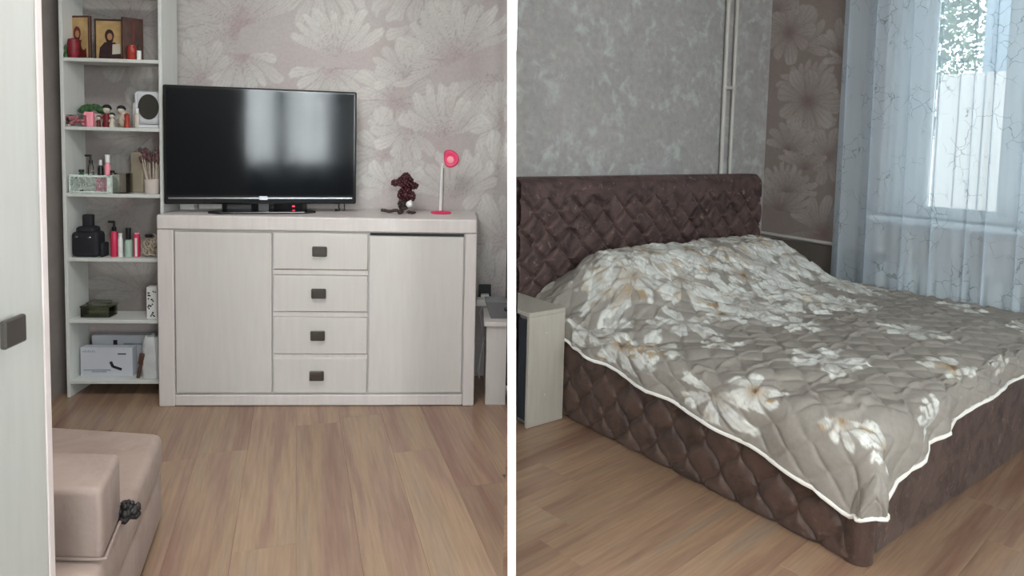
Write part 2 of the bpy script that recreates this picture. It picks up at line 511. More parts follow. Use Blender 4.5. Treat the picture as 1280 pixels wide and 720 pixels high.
# ---------------------------------------------------------------- walls
# back wall of the sideboard room, printed with large fan-shaped blossoms
U, V = np.meshgrid(np.linspace(-1.37, .931, 330), np.linspace(0, CEIL, 372), indexing='ij'); U = U.ravel(); V = V.ravel()
lf = [  # cx, cz, R, a0, a1, petals, seed, light, pink
    (-.95, 1.30, .34, 0, 359, 11, 41, .8, .5), (-1.1, .9, .3, 20, 300, 9, 42, .8, .5), (-1.0, .45, .34, 0, 200, 9, 43, .9, .4), (-1.05, 1.85, .36, 0, 359, 11, 44, .7, .5),
    (-.1, 2.15, .35, 180, 360, 9, 1, .7, .6), (.45, 2.2, .4, 170, 370, 10, 2, .7, .5),
    (-.5, 1.86, .38, 20, 250, 15, 3, .55, .9), (-.50, 1.72, .24, 175, 365, 8, 4, .75, .8), (-.7, 1.58, .22, 30, 220, 8, 5, .7, .6),
    (.72, 1.98, .24, 60, 300, 8, 7, .7, .3), (.40, 1.92, .18, 200, 420, 7, 8, .9, .2),
    (.62, 1.72, .40, 25, 205, 13, 9, .75, .7), (.80, 1.66, .30, 200, 350, 8, 10, .8, .5), (-.05, 1.66, .26, 178, 362, 8, 11, .8, .6),
    (-.02, 1.72, .30, 15, 165, 9, 6, 1.0, .3), (.30, 1.50, .26, 100, 400, 11, 12, .6, .7), (.36, 1.62, .2, 60, 200, 7, 13, .8, .4),
    (.25, 1.22, .24, 0, 359, 9, 14, .7, .5), (.88, 1.40, .22, 90, 300, 7, 15, .8, .4), (.36, 1.36, .22, 150, 330, 7, 16, .8, .5),
    (.56, 1.31, .31, 15, 165, 10, 17, 1.0, .3), (.30, 1.02, .2, 20, 200, 7, 18, .8, .4), (.85, 1.10, .26, 60, 260, 8, 19, .95, .3),
    (.62, .98, .28, 15, 175, 9, 20, 1.0, .3), (.9, .75, .3, 60, 250, 9, 21, .95, .3), (.85, .45, .3, 30, 200, 9, 22, .8, .3)]
P = wallpaper(U, V, lf, S(176, 169, 166), S(175, 163, 161), S(204, 202, 197), S(142, 134, 132), S(168, 145, 147))
o = grid_mesh('wall_back', np.stack([U, np.full_like(U, LW), V], 1), 330, 372, 'floral', colors=P)
struct(o, L, 'wallpaper of large pale fan-shaped blossoms')
o = MB().box(-1.42, .931, LW + .004, LW + .12, -.01, CEIL).build('wall_back_core', 'paint'); o.parent = bpy.data.objects['wall_back']
o = MB().box(-1.44, -1.305, -4.8, LW, 0, CEIL).build('wall_left', 'speckle'); struct(o, L)
o = MB().box(-1.3045, -1.296, -.02, LW - .002, 0, CEIL - .002).build('trim_1', 'trimgrey'); struct(o, L)

# headboard wall
o = MB().prism([(.045, RW), (XW + .12, RW), (XW + .12, RW + .12), (.21, RW + .12)], 0, CEIL).build('wall_right_back', 'plaster'); struct(o, R, 'mottled grey plaster-look wallpaper')

# window wall: floral print with an opening
WY0, WY1, WF1, WZ0, WZ1 = -.55, 1.11, .95, .895, 2.42
rf = [(0.25, 0, 0, 0, 0, 0, 0, 0, 0)]
rsd = random.Random(11); rf = []
for k in range(14):
    rf.append((1.1 + rsd.random() * .8, .7 + k * .14 + rsd.random() * .05, .20 + rsd.random() * .12, rsd.choice([0, 20, -20]), rsd.choice([200, 359, 180]), rsd.choice([8, 9, 11]), 60 + k, .9, .8))
rf += [(1.62, 1.62, .26, 0, 359, 9, 80, .9, .9), (1.42, 1.92, .22, 30, 230, 8, 81, .9, .8), (1.74, 1.28, .22, 10, 190, 7, 82, .9, .8), (1.45, 1.25, .2, 10, 300, 8, 83, .8, .8)]
def wall_patch(y0, y1, z0, z1, ny, nz):
    U, V = np.meshgrid(np.linspace(y0, y1, ny), np.linspace(z0, z1, nz), indexing='ij'); U = U.ravel(); V = V.ravel()
    P = wallpaper(U, V, rf, S(122, 109, 103), S(124, 104, 101), S(152, 143, 137), S(100, 90, 86), S(104, 82, 80)) if ny > 20 else np.tile(np.array(S(140, 124, 118)), (len(U), 1))
    return np.stack([np.full_like(U, XW), U, V], 1), P
Vt, P = wall_patch(WY1, RW, 0, CEIL, 150, 350)
wall_right = grid_mesh('wall_right', Vt, 150, 350, 'floral', colors=P); struct(wall_right, R, 'dusky pink wallpaper with pale blossoms')
mb = MB()
mb.box(XW + .003, XW + .3, WY1, RW + .12, 0, CEIL); mb.box(XW, XW + .3, WY0, WY1, 0, WZ0); mb.box(XW, XW + .3, WY0, WY1, WZ1, CEIL); mb.box(XW, XW + .3, -3.2, WY0, 0, CEIL)
mb.build('wall_right_core', 'rearwall', wall_right)

# walls behind the camera
def wall_seg(name, p, q, holes, mat='rearwall', t=.14):
    p = Vector((p[0], p[1], 0)); q = Vector((q[0], q[1], 0)); d = (q - p); ln = d.length; mb = MB(); last = 0
    for (a, b, z0, z1) in holes:
        mb.box(last, a, -t, 0, 0, CEIL); mb.box(a, b, -t, 0, 0, z0); mb.box(a, b, -t, 0, z1, CEIL); last = b
    mb.box(last, ln, -t, 0, 0, CEIL)
    o = mb.build(name, mat); o.location = p; o.rotation_euler = (0, 0, math.atan2(d.y, d.x)); o['kind'] = 'structure'; return o


wall_seg('wall_rear', (G_.x - .05, G_.y), (F_.x, F_.y), [(1.36, 2.62, .93, 2.35), (2.99, 3.55, .93, 2.35)])
en = (E_ - F_).length
wall_seg('wall_rear_right', (F_.x, F_.y), (E_.x, E_.y), [(1.1, 2.5, .75, 2.3)])


def window(name, fr_o, ang, x0, x1, z0, z1, mull, y=0.0, depth=.06, fw=.06):
    """frame in the local XZ plane; mull = x positions of the posts"""
    o = MB().box(x0, x1, y, y + depth, z0, z0 + fw, .006).box(x0, x1, y, y + depth, z1 - fw, z1, .006).box(x0, x0 + fw, y, y + depth, z0 + fw, z1 - fw, .006).box(x1 - fw, x1, y, y + depth, z0 + fw, z1 - fw, .006).build(name, 'upvc')
    o.location = fr_o; o.rotation_euler = (0, 0, ang); o['kind'] = 'structure'
    edges = [x0 + fw]
    for (a, b) in mull:
        MB().box(a, b, y - .008, y + depth, z0 + fw, z1 - fw, .006).build('mullion', 'upvc', o); edges += [a, b]
    edges.append(x1 - fw)
    for a, b in zip(edges[0::2], edges[1::2]):
        MB().box(a, b, y + depth * .5, y + depth * .5 + .006, z0 + fw, z1 - fw).build('pane', 'glass', o)
    return o


# main window: local X of the frame runs along -R.Y
w1 = window('window_1', R.w(XW, 0) , R.a - PI / 2, -WF1, -WY0, WZ0, WZ1, [(-.50, -.36), (-.02, .08)], y=.1, fw=.07)
MB().box(-WY1 + .001, -WF1 - .001, .09, .17, WZ0 + .001, WZ1 - .001, .003).build('curtain_backer', 'upvc', w1)  # white panel added behind the curtain to make it look brighter
MB().box(-WY1 - .02, -WY0 + .06, -.085, .16, WZ0 - .035, WZ0, .008).build('window_sill', 'upvc', w1)
w4 = window('added_window_right', Vector((G_.x - .05, G_.y, 0)), 0, 2.99, 3.55, .93, 2.35, [], y=-.13)  # unseen window added to bring more light onto the shelf unit
w2 = window('window_2', Vector((G_.x - .05, G_.y, 0)), 0, 1.36, 2.62, .93, 2.35, [(1.91, 2.05)], y=-.13)
d = E_ - F_
w3 = window('added_window_side', Vector((F_.x, F_.y, 0)), math.atan2(d.y, d.x), 1.1, 2.5, .75, 2.3, [(1.77, 1.83)], y=-.13)  # unseen window added to light the floor at the lower right

# white dividing partition, its end edge towards the camera
def part_x(y, z): return -(rgt.y * y + rgt.z * (z - CAM_H)) / rgt.x
t = .0124; y0, y1 = 1.94, 3.50; bm = bmesh.new(); vs = {}
for iy, yy in enumerate((y0, y1)):
    for iz, zz in enumerate((0.001, CEIL - .001)):
        for ix, sx in enumerate((-1, 1)): vs[ix, iy, iz] = bm.verts.new((part_x(yy, zz) + sx * t - .0008, yy, zz))
for f in (((0,0,0),(1,0,0),(1,0,1),(0,0,1)), ((0,1,0),(0,1,1),(1,1,1),(1,1,0)), ((0,0,0),(0,0,1),(0,1,1),(0,1,0)), ((1,0,0),(1,1,0),(1,1,1),(1,0,1)), ((0,0,0),(0,1,0),(1,1,0),(1,0,0)), ((0,0,1),(1,0,1),(1,1,1),(0,1,1))):
    bm.faces.new([vs[k] for k in f])
bmesh.ops.recalc_face_normals(bm, faces=bm.faces); me = bpy.data.meshes.new('wall_middle'); bm.to_mesh(me); bm.free()
o = link('wall_middle', me, 'white_edge'); o['kind'] = 'structure'; o['label'] = 'thin white partition between the two rooms, seen end on'

# ---------------------------------------------------------------- sideboard
sb = root('sideboard', L, 0, 0, 0, 'wide pale sideboard with four middle drawers and two doors under the television', 'sideboard')
XL, XR, H = -.757, .738, .918
cb = MB()
cb.box(XL + .02, XR - .02, .02, LW - .012, .0, .85)
cb.build('body', 'cab', sb)
MB().box(XL, XR, -.004, LW - .012, H - .068, H, .006).build('top', 'cabframe', sb)
for a, b in ((XL, XL + .074), (XR - .056, XR)):
    m = MB(); m.box(a, b, 0, LW - .014, 0, H - .069, .004)
    m.build('side_frame', 'cabframe', sb)
MB().box(XL + .075, XR - .057, .0, .03, .003, .056, .004).build('plinth', 'cabframe', sb)
x0, x1, x2, x3 = XL + .08, -.226, .218, XR - .062
for a, b, zt in ((x0, x1 - .006, .838), (x2 + .008, x3, .832)):
    MB().box(a, b, .002, .02, .066, zt, .003).build('door', 'cab', sb)
MB().box(x2 + .01, x3, .012, .019, .834, .846).build('finger_slot', 'black', sb)
for i, (za, zb) in enumerate(((.668, .842), (.464, .638), (.258, .436), (.066, .236))):
    dr = MB().box(x1 + .002, x2, .0, .02, za, zb, .003).build('drawer', 'cab', sb)
    MB().box(x1, x2 + .002, .008, .02, za - .026, za - .003).build('rail', 'cabframe', sb) if i < 3 else None
    zc = (za + zb) / 2 + (.004 if i else .002); xc = -.004 - .004 * i
    k = MB().box(xc - .034, xc + .034, -.022, -.010, zc - .024, zc + .024, .004).box(xc - .012, xc + .012, -.012, .001, zc - .01, zc + .01)
    k.box(xc - .026, xc + .026, -.0235, -.0215, zc - .012, zc + .014, .001)
    k.build('knob', 'knob', dr)

# ---------------------------------------------------------------- television
tv = root('television', L, -.318, .175, H, 'black flat television with silver lower trim reflecting a curtained window', 'television', rz=math.radians(11.9))
TW, TB, TT = .447, .042, .610
MB().box(-TW, TW, -.012, .03, TB, TT, .008, 2).box(-TW * .6, TW * .6, .03, .06, TB + .08, TT - .1, .015).build('housing', 'bezel', tv)
MB().box(-TW + .014, TW - .014, -.0145, -.0125, TB + .045, TT - .014).build('screen', 'screen', tv)
MB().box(-TW + .02, TW - .02, -.016, -.012, TB + .026, TB + .034, .001).build('trim_strip', 'silver', tv)
MB().box(-.02, .02, -.0165, -.012, TB + .02, TB + .04, .001).build('badge', 'silver', tv)
MB().box(-.03, .03, -.005, .025, .006, TB + .03, .006).build('neck', 'black', tv)
m = MB()
m.prism([(-.25, -.045), (-.2, -.085), (.2, -.085), (.25, -.045), (.22, .06), (-.22, .06)], 0, .011, .004)
m.build('stand_base', 'bezel', tv)

def box_item(name, x, y, z, w_, d_, h_, mat, label, cat, rz=0.0, bev=.004, fr=L, group=None):
    o = MB().box(-w_ / 2, w_ / 2, -d_ / 2, d_ / 2, 0, h_, bev, 2).build(name, mat)
    o.location = fr.w(x, y, z); o.rotation_euler = (0, 0, fr.a + rz); return tag(o, label, cat, group)


t1 = box_item('set_top_box', -.46, .30, H, .17, .1, .04, 'black', 'black media box under the left half of the television', 'media box')
t2 = box_item('set_top_box', -.225, .33, H, .15, .09, .045, 'black', 'black media box with a red light under the right half of the television', 'media box')
e = N('red_led'); e.set((.6, .02, .05), .4, Emission_Strength=1.5); e.b.inputs['Emission Color'].default_value = (1, .05, .1, 1); MAT['led'] = e.m
MB().box(.02, .032, -.0475, -.045, .018, .026).build('indicator_light', 'led', t2)
MB().box(-.06, .06, -.052, -.05, .006, .03, .001).build('front_panel', 'plastic_g', t1)
box_item('power_adapter', -.715, .27, H, .07, .05, .035, 'plastic_w', 'small white adapter block at the left end of the sideboard top', 'adapter')
box_item('router', -.6, .335, H, .15, .09, .032, 'plastic_w', 'flat white router behind the television base, left', 'router')
m = MB(); m.tube([(0, 0, .003), (.01, .02, .004), (.0, .04, .02), (.005, .06, .06), (.0, .09, .12)], .003)
m.tube([(.03, 0, .003), (.035, .02, .004), (.03, .04, .03), (.025, .06, .08)], .003); m.box(-.01, .014, -.012, .01, 0, .012, .002)
o = m.build('cable', 'black', smooth=True); o.location = L.w(.02, .29, H); o.rotation_euler = (0, 0, L.a); tag(o, 'short black cable ends hanging behind the right edge of the television', 'cable')

# ---------------------------------------------------------------- beaded figurine
fg = root('figurine', L, .375, .22, H, 'dark red beaded animal figurine beside the television', 'figurine')
def beads(cx, cy, cz, rx, ry, rz, n, r, seed):
    m = MB(); rs = random.Random(seed)
    m.ball((cx, cy, cz), 1, (rx * .86, ry * .86, rz * .86), 2)
    for i in range(n):
        zz = 1 - 2 * (i + .5) / n; rr = math.sqrt(1 - zz * zz); th = i * 2.39996
        m.ball((cx + rx * rr * math.cos(th), cy + ry * rr * math.sin(th), cz + rz * zz), r * (.8 + .4 * rs.random()), (1, 1, 1), 1)
    return m
beads(0, 0, .165, .036, .03, .030, 60, .008, 1).build('head', 'bead', fg, True)
beads(.002, 0, .19, .018, .018, .016, 26, .007, 2).build('topknot', 'bead', fg, True)
for sx in (-1, 1): beads(sx * .046 - .004, 0, .150 + .006 * -sx, .02, .014, .014, 24, .007, 3 + sx).build('ear', 'bead', fg, True)
beads(.0, 0, .098, .036, .03, .034, 60, .008, 5).build('body', 'bead', fg, True)
beads(.036, -.01, .09, .014, .014, .022, 20, .006, 6).build('arm', 'bead', fg, True)
beads(-.012, 0, .05, .022, .022, .03, 36, .007, 7).build('lower_body', 'beadb', fg, True)
MB().ball((.022, -.03, .052), .017, (1, .8, 1), 2).ball((.028, -.03, .066), .009, (1, 1, 1), 1).build('white_pompom', 'plastic_w', fg, True)
for j, pts in enumerate(([(0, -.02, .03), (.02, -.03, .012), (.04, -.03, .010)], [(-.01, -.02, .03), (-.02, -.03, .014), (-.024, -.04, .010)])):
    m = MB()
    for p in pts: m.ball(p, .012, (1, 1, .8), 1); m.ball((p[0] + .008, p[1] + .006, p[2]), .009, (1, 1, .8), 1)
    m.build('foot', 'beadb', fg, True)
m = MB()
for i in range(9): m.ball((-.03 - .0105 * i, -.005, .014 + .003 * math.sin(i)), .011, (1, 1, .9), 1)
m.build('tail', 'beadb', fg, True)

# ---------------------------------------------------------------- pink lamp
dl = root('desk_lamp', L, .555, .27, H, 'small desk lamp with hot pink round head, white stem and pink base', 'lamp')
MB().lathe([(.052, 0), (.054, .004), (.05, .009), (.02, .012), (.012, .014)], 28).build('base', 'pink', dl, True)
m = MB().tube([(-.004, 0, .01), (-.003, 0, .12), (.0, 0, .24), (.004, 0, .262)], [.0075, .0065, .006, .006], 12)
m.build('stem', 'plastic_w', dl, True)
MB().tube([(.008, -.002, .012), (.011, -.002, .12), (.010, -.002, .235)], .0022, 6).build('chrome_rod', 'silver', dl, True)
prof = [(-.034, .034), (-.030, .046), (-.015, .052), (.01, .050), (.034, .034), (.046, .012), (.046, -.012), (.03, -.032), (.008, -.043), (-.014, -.042), (-.030, -.028), (-.035, .0)]
bm = bmesh.new(); c0 = Vector((.044, -.02, .280)); rings = []
for (s_, yy) in ((1.0, .016), (1.0, -.010), (.86, -.020), (.5, -.014)):
    rings.append([bm.verts.new(c0 + Vector((x * s_, yy, z * s_))) for x, z in prof])
for a, b in zip(rings, rings[1:]):
    for i in range(len(prof)): bm.faces.new((a[i], a[(i + 1) % len(prof)], b[(i + 1) % len(prof)], b[i]))
bm.faces.new(rings[0]); bm.faces.new(rings[-1][::-1]); bmesh.ops.recalc_face_normals(bm, faces=bm.faces)
me = bpy.data.meshes.new('lamp_head'); bm.to_mesh(me); bm.free()
hd = link('lamp_head', me, 'pink', dl); sm = hd.modifiers.new('s', 'SUBSURF'); sm.levels = 1; sm.render_levels = 2
me.polygons.foreach_set('use_smooth', [True] * len(me.polygons))
MB().lathe([(.018, 0), (.018, .006), (.012, .010)], 18, mat=Matrix.Translation(c0 + Vector((.0, -.012, .0))) @ Matrix.Rotation(PI / 2, 4, 'X')).build('lens', 'pinkl', hd, True)

# ---------------------------------------------------------------- tall open shelf
SX0, SX1, SY0, SY1 = -1.243, -.775, .12, .30
sh = root('shelf_unit', L, 0, 0, 0, 'tall narrow open white shelf unit left of the sideboard', 'shelf unit')
for a in (SX0, SX1 - .016): MB().box(a, a + .016, SY0, SY1, .0, 2.25, .0015).build('side_panel', 'shelfw', sh)
SZ = {1: 1.644, 2: 1.320, 3: 1.001, 4: .688, 5: .385, 6: .083}
for z in list(SZ.values()) + [1.97, 2.25]:
    MB().box(SX0 + .0165, SX1 - .0165, SY0 + .002, SY1, z - .017, z, .0015).build('shelf_board', 'shelfw', sh)


def SYM(y): return .12 + (y - .12) * .70


def T(name, x, y, s, label, cat, rz=0.0, group=None): return root(name, L, x, SYM(y), SZ[s], label, cat, rz, group)


# --- top shelf: folding icon
tr = T('folding_icon', -1.06, .30, 1, 'three-leaf folding wooden icon with gold panels on the top shelf', 'icon')
def icon_panel(xc, yc, rot, w_, h_, robe, side, fig=True):
    Mx = Matrix.Translation((xc, yc, 0)) @ Matrix.Rotation(rot, 4, 'Z')
    p = MB().box(-w_ / 2, w_ / 2, -.008, .008, 0, h_, .002, 1, Mx).build('leaf', 'iconwood', tr)
    MB().box(-w_ / 2 + .009, w_ / 2 - .009, -.0095, -.0082, .009, h_ - .010, 0, 1, Mx).build('gold_ground', 'gold' if fig else 'iconwood', p)
    if not fig:
        MB().box(-.004, .004, -.011, -.0085, .01, h_ - .012, 0, 1, Mx).build('strip', 'robe', p); return
    c = lambda x, z: Mx @ Vector((x, -.0105, z))
    m = MB()
    def disc(cx, cz, rx, rz_, y=-.0105, n=20):
        vs = [m.bm.verts.new(Mx @ Vector((cx + rx * math.cos(2 * PI * i / n), y, cz + rz_ * math.sin(2 * PI * i / n)))) for i in range(n)]
        m.bm.faces.new(vs)
    def poly(pts, y=-.0105): m.bm.faces.new([m.bm.verts.new(Mx @ Vector((x, y, z))) for x, z in pts])
    poly([(-w_ * .36, .01), (w_ * .38, .01), (w_ * .36, .05), (w_ * .18, h_ * .44), (-w_ * .16, h_ * .44), (-w_ * .32, .06)])
    m.build('robe', robe, p)
    m = MB(); disc(0.0, h_ * .60, w_ * .15, h_ * .15, -.011); disc(0, h_ * .52, w_ * .12, h_ * .12, -.011); m.build('hair', 'robe2' if side else 'robe', p)
    m = MB(); disc(.002, h_ * .575, w_ * .085, h_ * .085, -.0118); m.build('face', 'skin', p)
    m = MB()
    if side: poly([(.012, .03), (.052, .034), (.05, .082), (.014, .078)], -.0115)
    else: disc(.036, h_ * .34, w_ * .10, h_ * .13, -.0115); disc(.034, h_ * .46, w_ * .06, h_ * .055, -.0117)
    m.build('book' if side else 'infant', 'cream' if side else 'gold', p)
icon_panel(-.138, -.040, -.26, .135, .208, 'robe', False)
icon_panel(.0, -.02, -.02, .146, .2, 'robe2', True)
icon_panel(.112, -.04, .78, .095, .206, 'robe', True, False)
o = MB().lathe([(.018, 0), (.026, .02), (.027, .06), (.022, .088), (.006, .094)], 16).build('candle', 'red', None, True); o.location = L.w(-1.195, SYM(.165), SZ[1]); tag(o, 'dark red round candle at the left end of the top shelf', 'candle')
o = MB().lathe([(.015, 0), (.021, .006), (.021, .06), (.016, .062), (.015, .072)], 16).build('votive_candle', 'orange', None, True); o.location = L.w(-.935, .17, SZ[1]); tag(o, 'orange-red votive candle in front of the folding icon', 'candle')
w_ = T('small_candle', -.895, .17, 1, 'thin white candle with dark cap right of the orange-red votive', 'candle')
MB().lathe([(.010, 0), (.010, .045)], 12).build('wax', 'plastic_w', w_, True); MB().lathe([(.007, .0455), (.007, .062), (.002, .076)], 10).build('cap', 'black', w_, True)
o = MB().lathe([(.007, 0), (.009, .01), (.004, .03), (.007, .045), (.002, .06)], 10).build('ornament', 'moss', None, True); o.location = L.w(-1.218, .128, SZ[1]); tag(o, 'tiny dark green ornament at the front left corner of the top shelf', 'ornament')

# --- second shelf
gb = T('trinket_box', -1.178, .17, 2, 'clear box of pink trinkets at the left of the second shelf', 'box')
MB().box(-.045, .04, -.03, .03, 0, .055, .002).build('case', 'glassclear', gb)
m = MB(); rs = random.Random(4)
for i in range(26): m.ball((-.036 + rs.random() * .068, -.02 + rs.random() * .04, .009 + rs.random() * .033), .006 + .004 * rs.random(), (1, 1, 1), 1)
o = m.build('trinkets', 'pinkl', gb, True); o['kind'] = 'stuff'
ms = T('potted_moss', -1.152, .26, 2, 'green moss tuft in a low pot behind the clear trinket box', 'plant')
MB().lathe([(.03, 0), (.042, .06), (.04, .064), (.03, .06)], 18).build('pot', 'cup', ms, True)
m = MB(); rs = random.Random(6)
for i in range(110):
    a = rs.random() * 2 * PI; r = math.sqrt(rs.random()); m.ball((.056 * r * math.cos(a), .035 * r * math.sin(a), .07 + .034 * math.sqrt(1 - r * r) * (.6 + .5 * rs.random())), .008 + .005 * rs.random(), (1, 1, .9), 1)
o = m.build('moss', 'moss', ms, True); o['kind'] = 'stuff'
box_item('gift_box', -1.135, .165, SZ[2], .04, .035, .072, 'pinkl', 'small pink gift box in front of the green moss', 'gift box', .2)
def doll(x, y, label, h, cloth, hat='hair'):
    d_ = T('doll', x, y, 2, label, 'figurine', group='small figurines on the second shelf')
    k = h / .12
    MB().lathe([(.016 * k, 0), (.019 * k, .01 * k), (.014 * k, .04 * k), (.010 * k, .066 * k)], 12).build('dress', cloth, d_, True)
    MB().ball((0, 0, .083 * k), .0175 * k, (1, 1, 1.05), 2).build('head', 'cream', d_, True)
    MB().ball((0, .003, .097 * k), .0185 * k, (1.05, 1, .72), 2).ball((-.014 * k, .004, .092 * k), .009 * k, (1, 1, 1), 1).ball((.014 * k, .004, .092 * k), .009 * k, (1, 1, 1), 1).build('hair', hat, d_, True)
    for s in (-1, 1): MB().tube([(s * .011 * k, 0, .06 * k), (s * .02 * k, -.006 * k, .04 * k)], .0045 * k, 6).build('arm', cloth, d_, True)
doll(-1.085, .27, 'black-haired doll figurine standing behind, nearer the moss', .122, 'red')
doll(-1.033, .19, 'smallest figurine with black hair at the front of the second shelf', .078, 'cream')
doll(-1.02, .28, 'tall black-haired doll figurine with pale dress, back of second shelf', .12, 'cream')
doll(-1.09, .175, 'short figurine in dark red dress just right of the gift box', .062, 'robe', 'drydark')
o = MB().ball((0, 0, .032), .024, (1, .8, 1.3), 2).ball((.0, 0, .068), .014, (1, 1, 1), 2).ball((.012, -.01, .04), .012, (1, 1, 1), 1).build('toy_figure', 'dry', None, True); o.location = L.w(-.992, .19, SZ[2]); tag(o, 'tan plush-like toy figure in front of the perfume bottles', 'toy')
o = MB().lathe([(.012, 0), (.014, .012), (.01, .05), (.013, .062), (.004, .07)], 12).build('toy_flower', 'orange', None, True); o.location = L.w(-.96, .165, SZ[2]); tag(o, 'small orange-red ornament beside the tan toy figure', 'ornament')
def bottle(name, x, y, s, r, h, neck, capr, caph, mat, cap, label, cat='bottle', sq=1.0, pump=False, group=None):
    b_ = T(name, x, y, s, label, cat, group=group)
    MB().lathe([(r * .92, 0), (r, .006), (r, h * .86), (r * .8, h * .95), (neck, h)], 16, sy=sq).build('body', mat, b_, True)
    m = MB().lathe([(capr, h + .001), (capr, h + caph * .5 if pump else h + caph), (capr * .5, (h + caph * .55) if pump else (h + caph + .001)), (capr * .5, h + caph)], 12)
    if pump: m.box(-capr * .6 - .022, capr * .6, -capr * .5, capr * .5, h + caph - .001, h + caph + .009, .002)
    m.build('pump' if pump else 'cap', cap, b_, True); return b_
bottle('perfume_bottle', -.952, .29, 2, .015, .125, .008, .010, .04, 'plastic_w', 'silver', 'tall slim white bottle behind the white framed mirror', sq=.8)
bottle('perfume_bottle', -.925, .22, 2, .013, .07, .008, .009, .025, 'cup', 'plastic_w', 'short pale bottle between the toy figure and the mirror', sq=.8)
mr = T('table_mirror', -.874, .25, 2, 'white framed rectangular table mirror with dark oval glass', 'mirror')
m = MB(); m.box(-.064, .064, -.010, .010, .022, .182, .02, 3); m.build('frame', 'mirrorf', mr, True)
MB().lathe([(.049, 0), (.049, .003)], 32, mat=Matrix.Translation((0, -.0135, .104)) @ Matrix.Diagonal((1, 1, 1.26, 1)) @ Matrix.Rotation(PI / 2, 4, 'X') @ Matrix.Translation((0, 0, -.003))).build('mirror_glass', 'mirror', mr)
MB().box(-.055, .055, -.028, .03, 0, .018, .004).build('foot', 'mirrorf', mr)

# --- third shelf
bk = T('basket', -1.118, .185, 3, 'pale green openwork basket holding bottles on the third shelf', 'basket')
def lattice(parent, name, x0, x1, y, z0, z1, mat, n, seed):
    m = MB(); rs = random.Random(seed)
    for i in range(n):
        x = x0 + (x1 - x0) * rs.random(); z = z0 + (z1 - z0) * rs.random(); m.box(x - .006, x + .006, y - .0015, y + .0015, z - .002, z + .002, 0, 1, None)
        m.box(x - .0018, x + .0018, y - .0015, y + .0015, z - .007, z + .007)
    o = m.build(name, mat, parent); o['kind'] = 'stuff'
bw = .096
m = MB()
m.box(-bw, bw, -.045, -.041, .078, .089, .001).box(-bw, bw, -.045, -.041, 0, .01, .001).box(-bw, -bw + .006, -.045, .045, 0, .089, .001).box(bw - .016, bw, -.045, .045, 0, .089, .001).box(-bw, bw, .041, .045, 0, .089, .001).box(-bw, bw, -.045, .045, 0, .004)
m.build('rim', 'lace', bk)
MB().box(-bw + .006, bw - .016, -.0385, -.037, .01, .078).build('shade_sheet', 'lacedark', bk)  # dark sheet behind the openwork, colours in the shade inside the basket
lattice(bk, 'openwork', -bw + .008, .03, -.0425, .012, .076, 'lace', 230, 3); lattice(bk, 'pink_openwork', .03, bw - .018, -.0425, .012, .076, 'lacepink', 110, 4)
def inb(name, x, r, h, capr, caph, mat, cap, label, pump=False, y=.19):
    b_ = bottle(name, x, y, 3, r, h, r * .5, capr, caph, mat, cap, label, pump=pump); b_.location.z += .006; return b_
inb('lotion_bottle', -1.135, .013, .135, .009, .035, 'glassclear', 'black', 'clear pump bottle with black pump standing in the openwork basket', True)
inb('dark_bottle', -1.09, .013, .128, .007, .026, 'black', 'plastic_w', 'black bottle with white cap standing in the openwork basket')
inb('spray_bottle', -1.057, .013, .14, .011, .04, 'pinkl', 'plastic_w', 'pale pink bottle with white cap at the right of the basket')
inb('small_jar', -1.18, .012, .092, .012, .014, 'moss', 'black', 'little dark capped jar at the left of the basket')
inb('small_tube', -1.033, .009, .092, .01, .012, 'cup', 'black', 'short tube with black cap by the basket end', y=.185)
gd = T('glass_vase', -.995, .2, 3, 'clear square glass container right of the openwork basket', 'container')
m = MB(); m.box(-.038, .038, -.035, -.032, .004, .098).box(-.038, .038, .032, .035, .004, .098).box(-.038, -.035, -.032, .032, .004, .098).box(.035, .038, -.032, .032, .004, .098).box(-.038, .038, -.035, .035, 0, .004); m.build('walls', 'glassclear', gd)
MB().tube([(.005, 0, .005), (.012, 0, .09)], .0015, 6).build('brass_rod', 'gold', gd)
o = box_item('wooden_case', -.94, .235, SZ[3], .075, .03, .2, 'wood', 'upright beige wooden case behind the ceramic cup', 'case', -.35, .006)
cp = T('ceramic_cup', -.852, .2, 3, 'pale ceramic cup on the third shelf holding dried stems', 'cup')
m = MB().lathe([(.030, 0), (.034, .006), (.036, .072), (.033, .072), (.031, .02), (.001, .018)], 20); m.build('body', 'cup', cp, True)
bu = T('dried_bouquet', -.852, .2, 3, 'bunch of dried stems with dark heads standing in the ceramic cup', 'dried flowers'); bu.location.z += .02
rs = random.Random(8); m = MB(); m2 = MB()
for i in range(22):
    a = rs.random() * 2 * PI; r = .055 * math.sqrt(rs.random()); hh = .14 + .06 * rs.random()
    tip = (max(-.06, min(.05, r * math.cos(a) - .004)), .7 * r * math.sin(a), hh); st = (.016 * math.cos(a), .016 * math.sin(a), .0)
    m.tube([st, tip], .0022, 5)
    m2.ball(tip, .009 + .005 * rs.random(), (1, 1, 1.3), 1); m2.ball((tip[0] + .006, tip[1], tip[2] - .012), .007, (1, 1, 1.2), 1)
m.build('stems', 'dry', bu)['kind'] = 'stuff'; m2.build('flower_heads', 'drydark', bu, True)['kind'] = 'stuff'

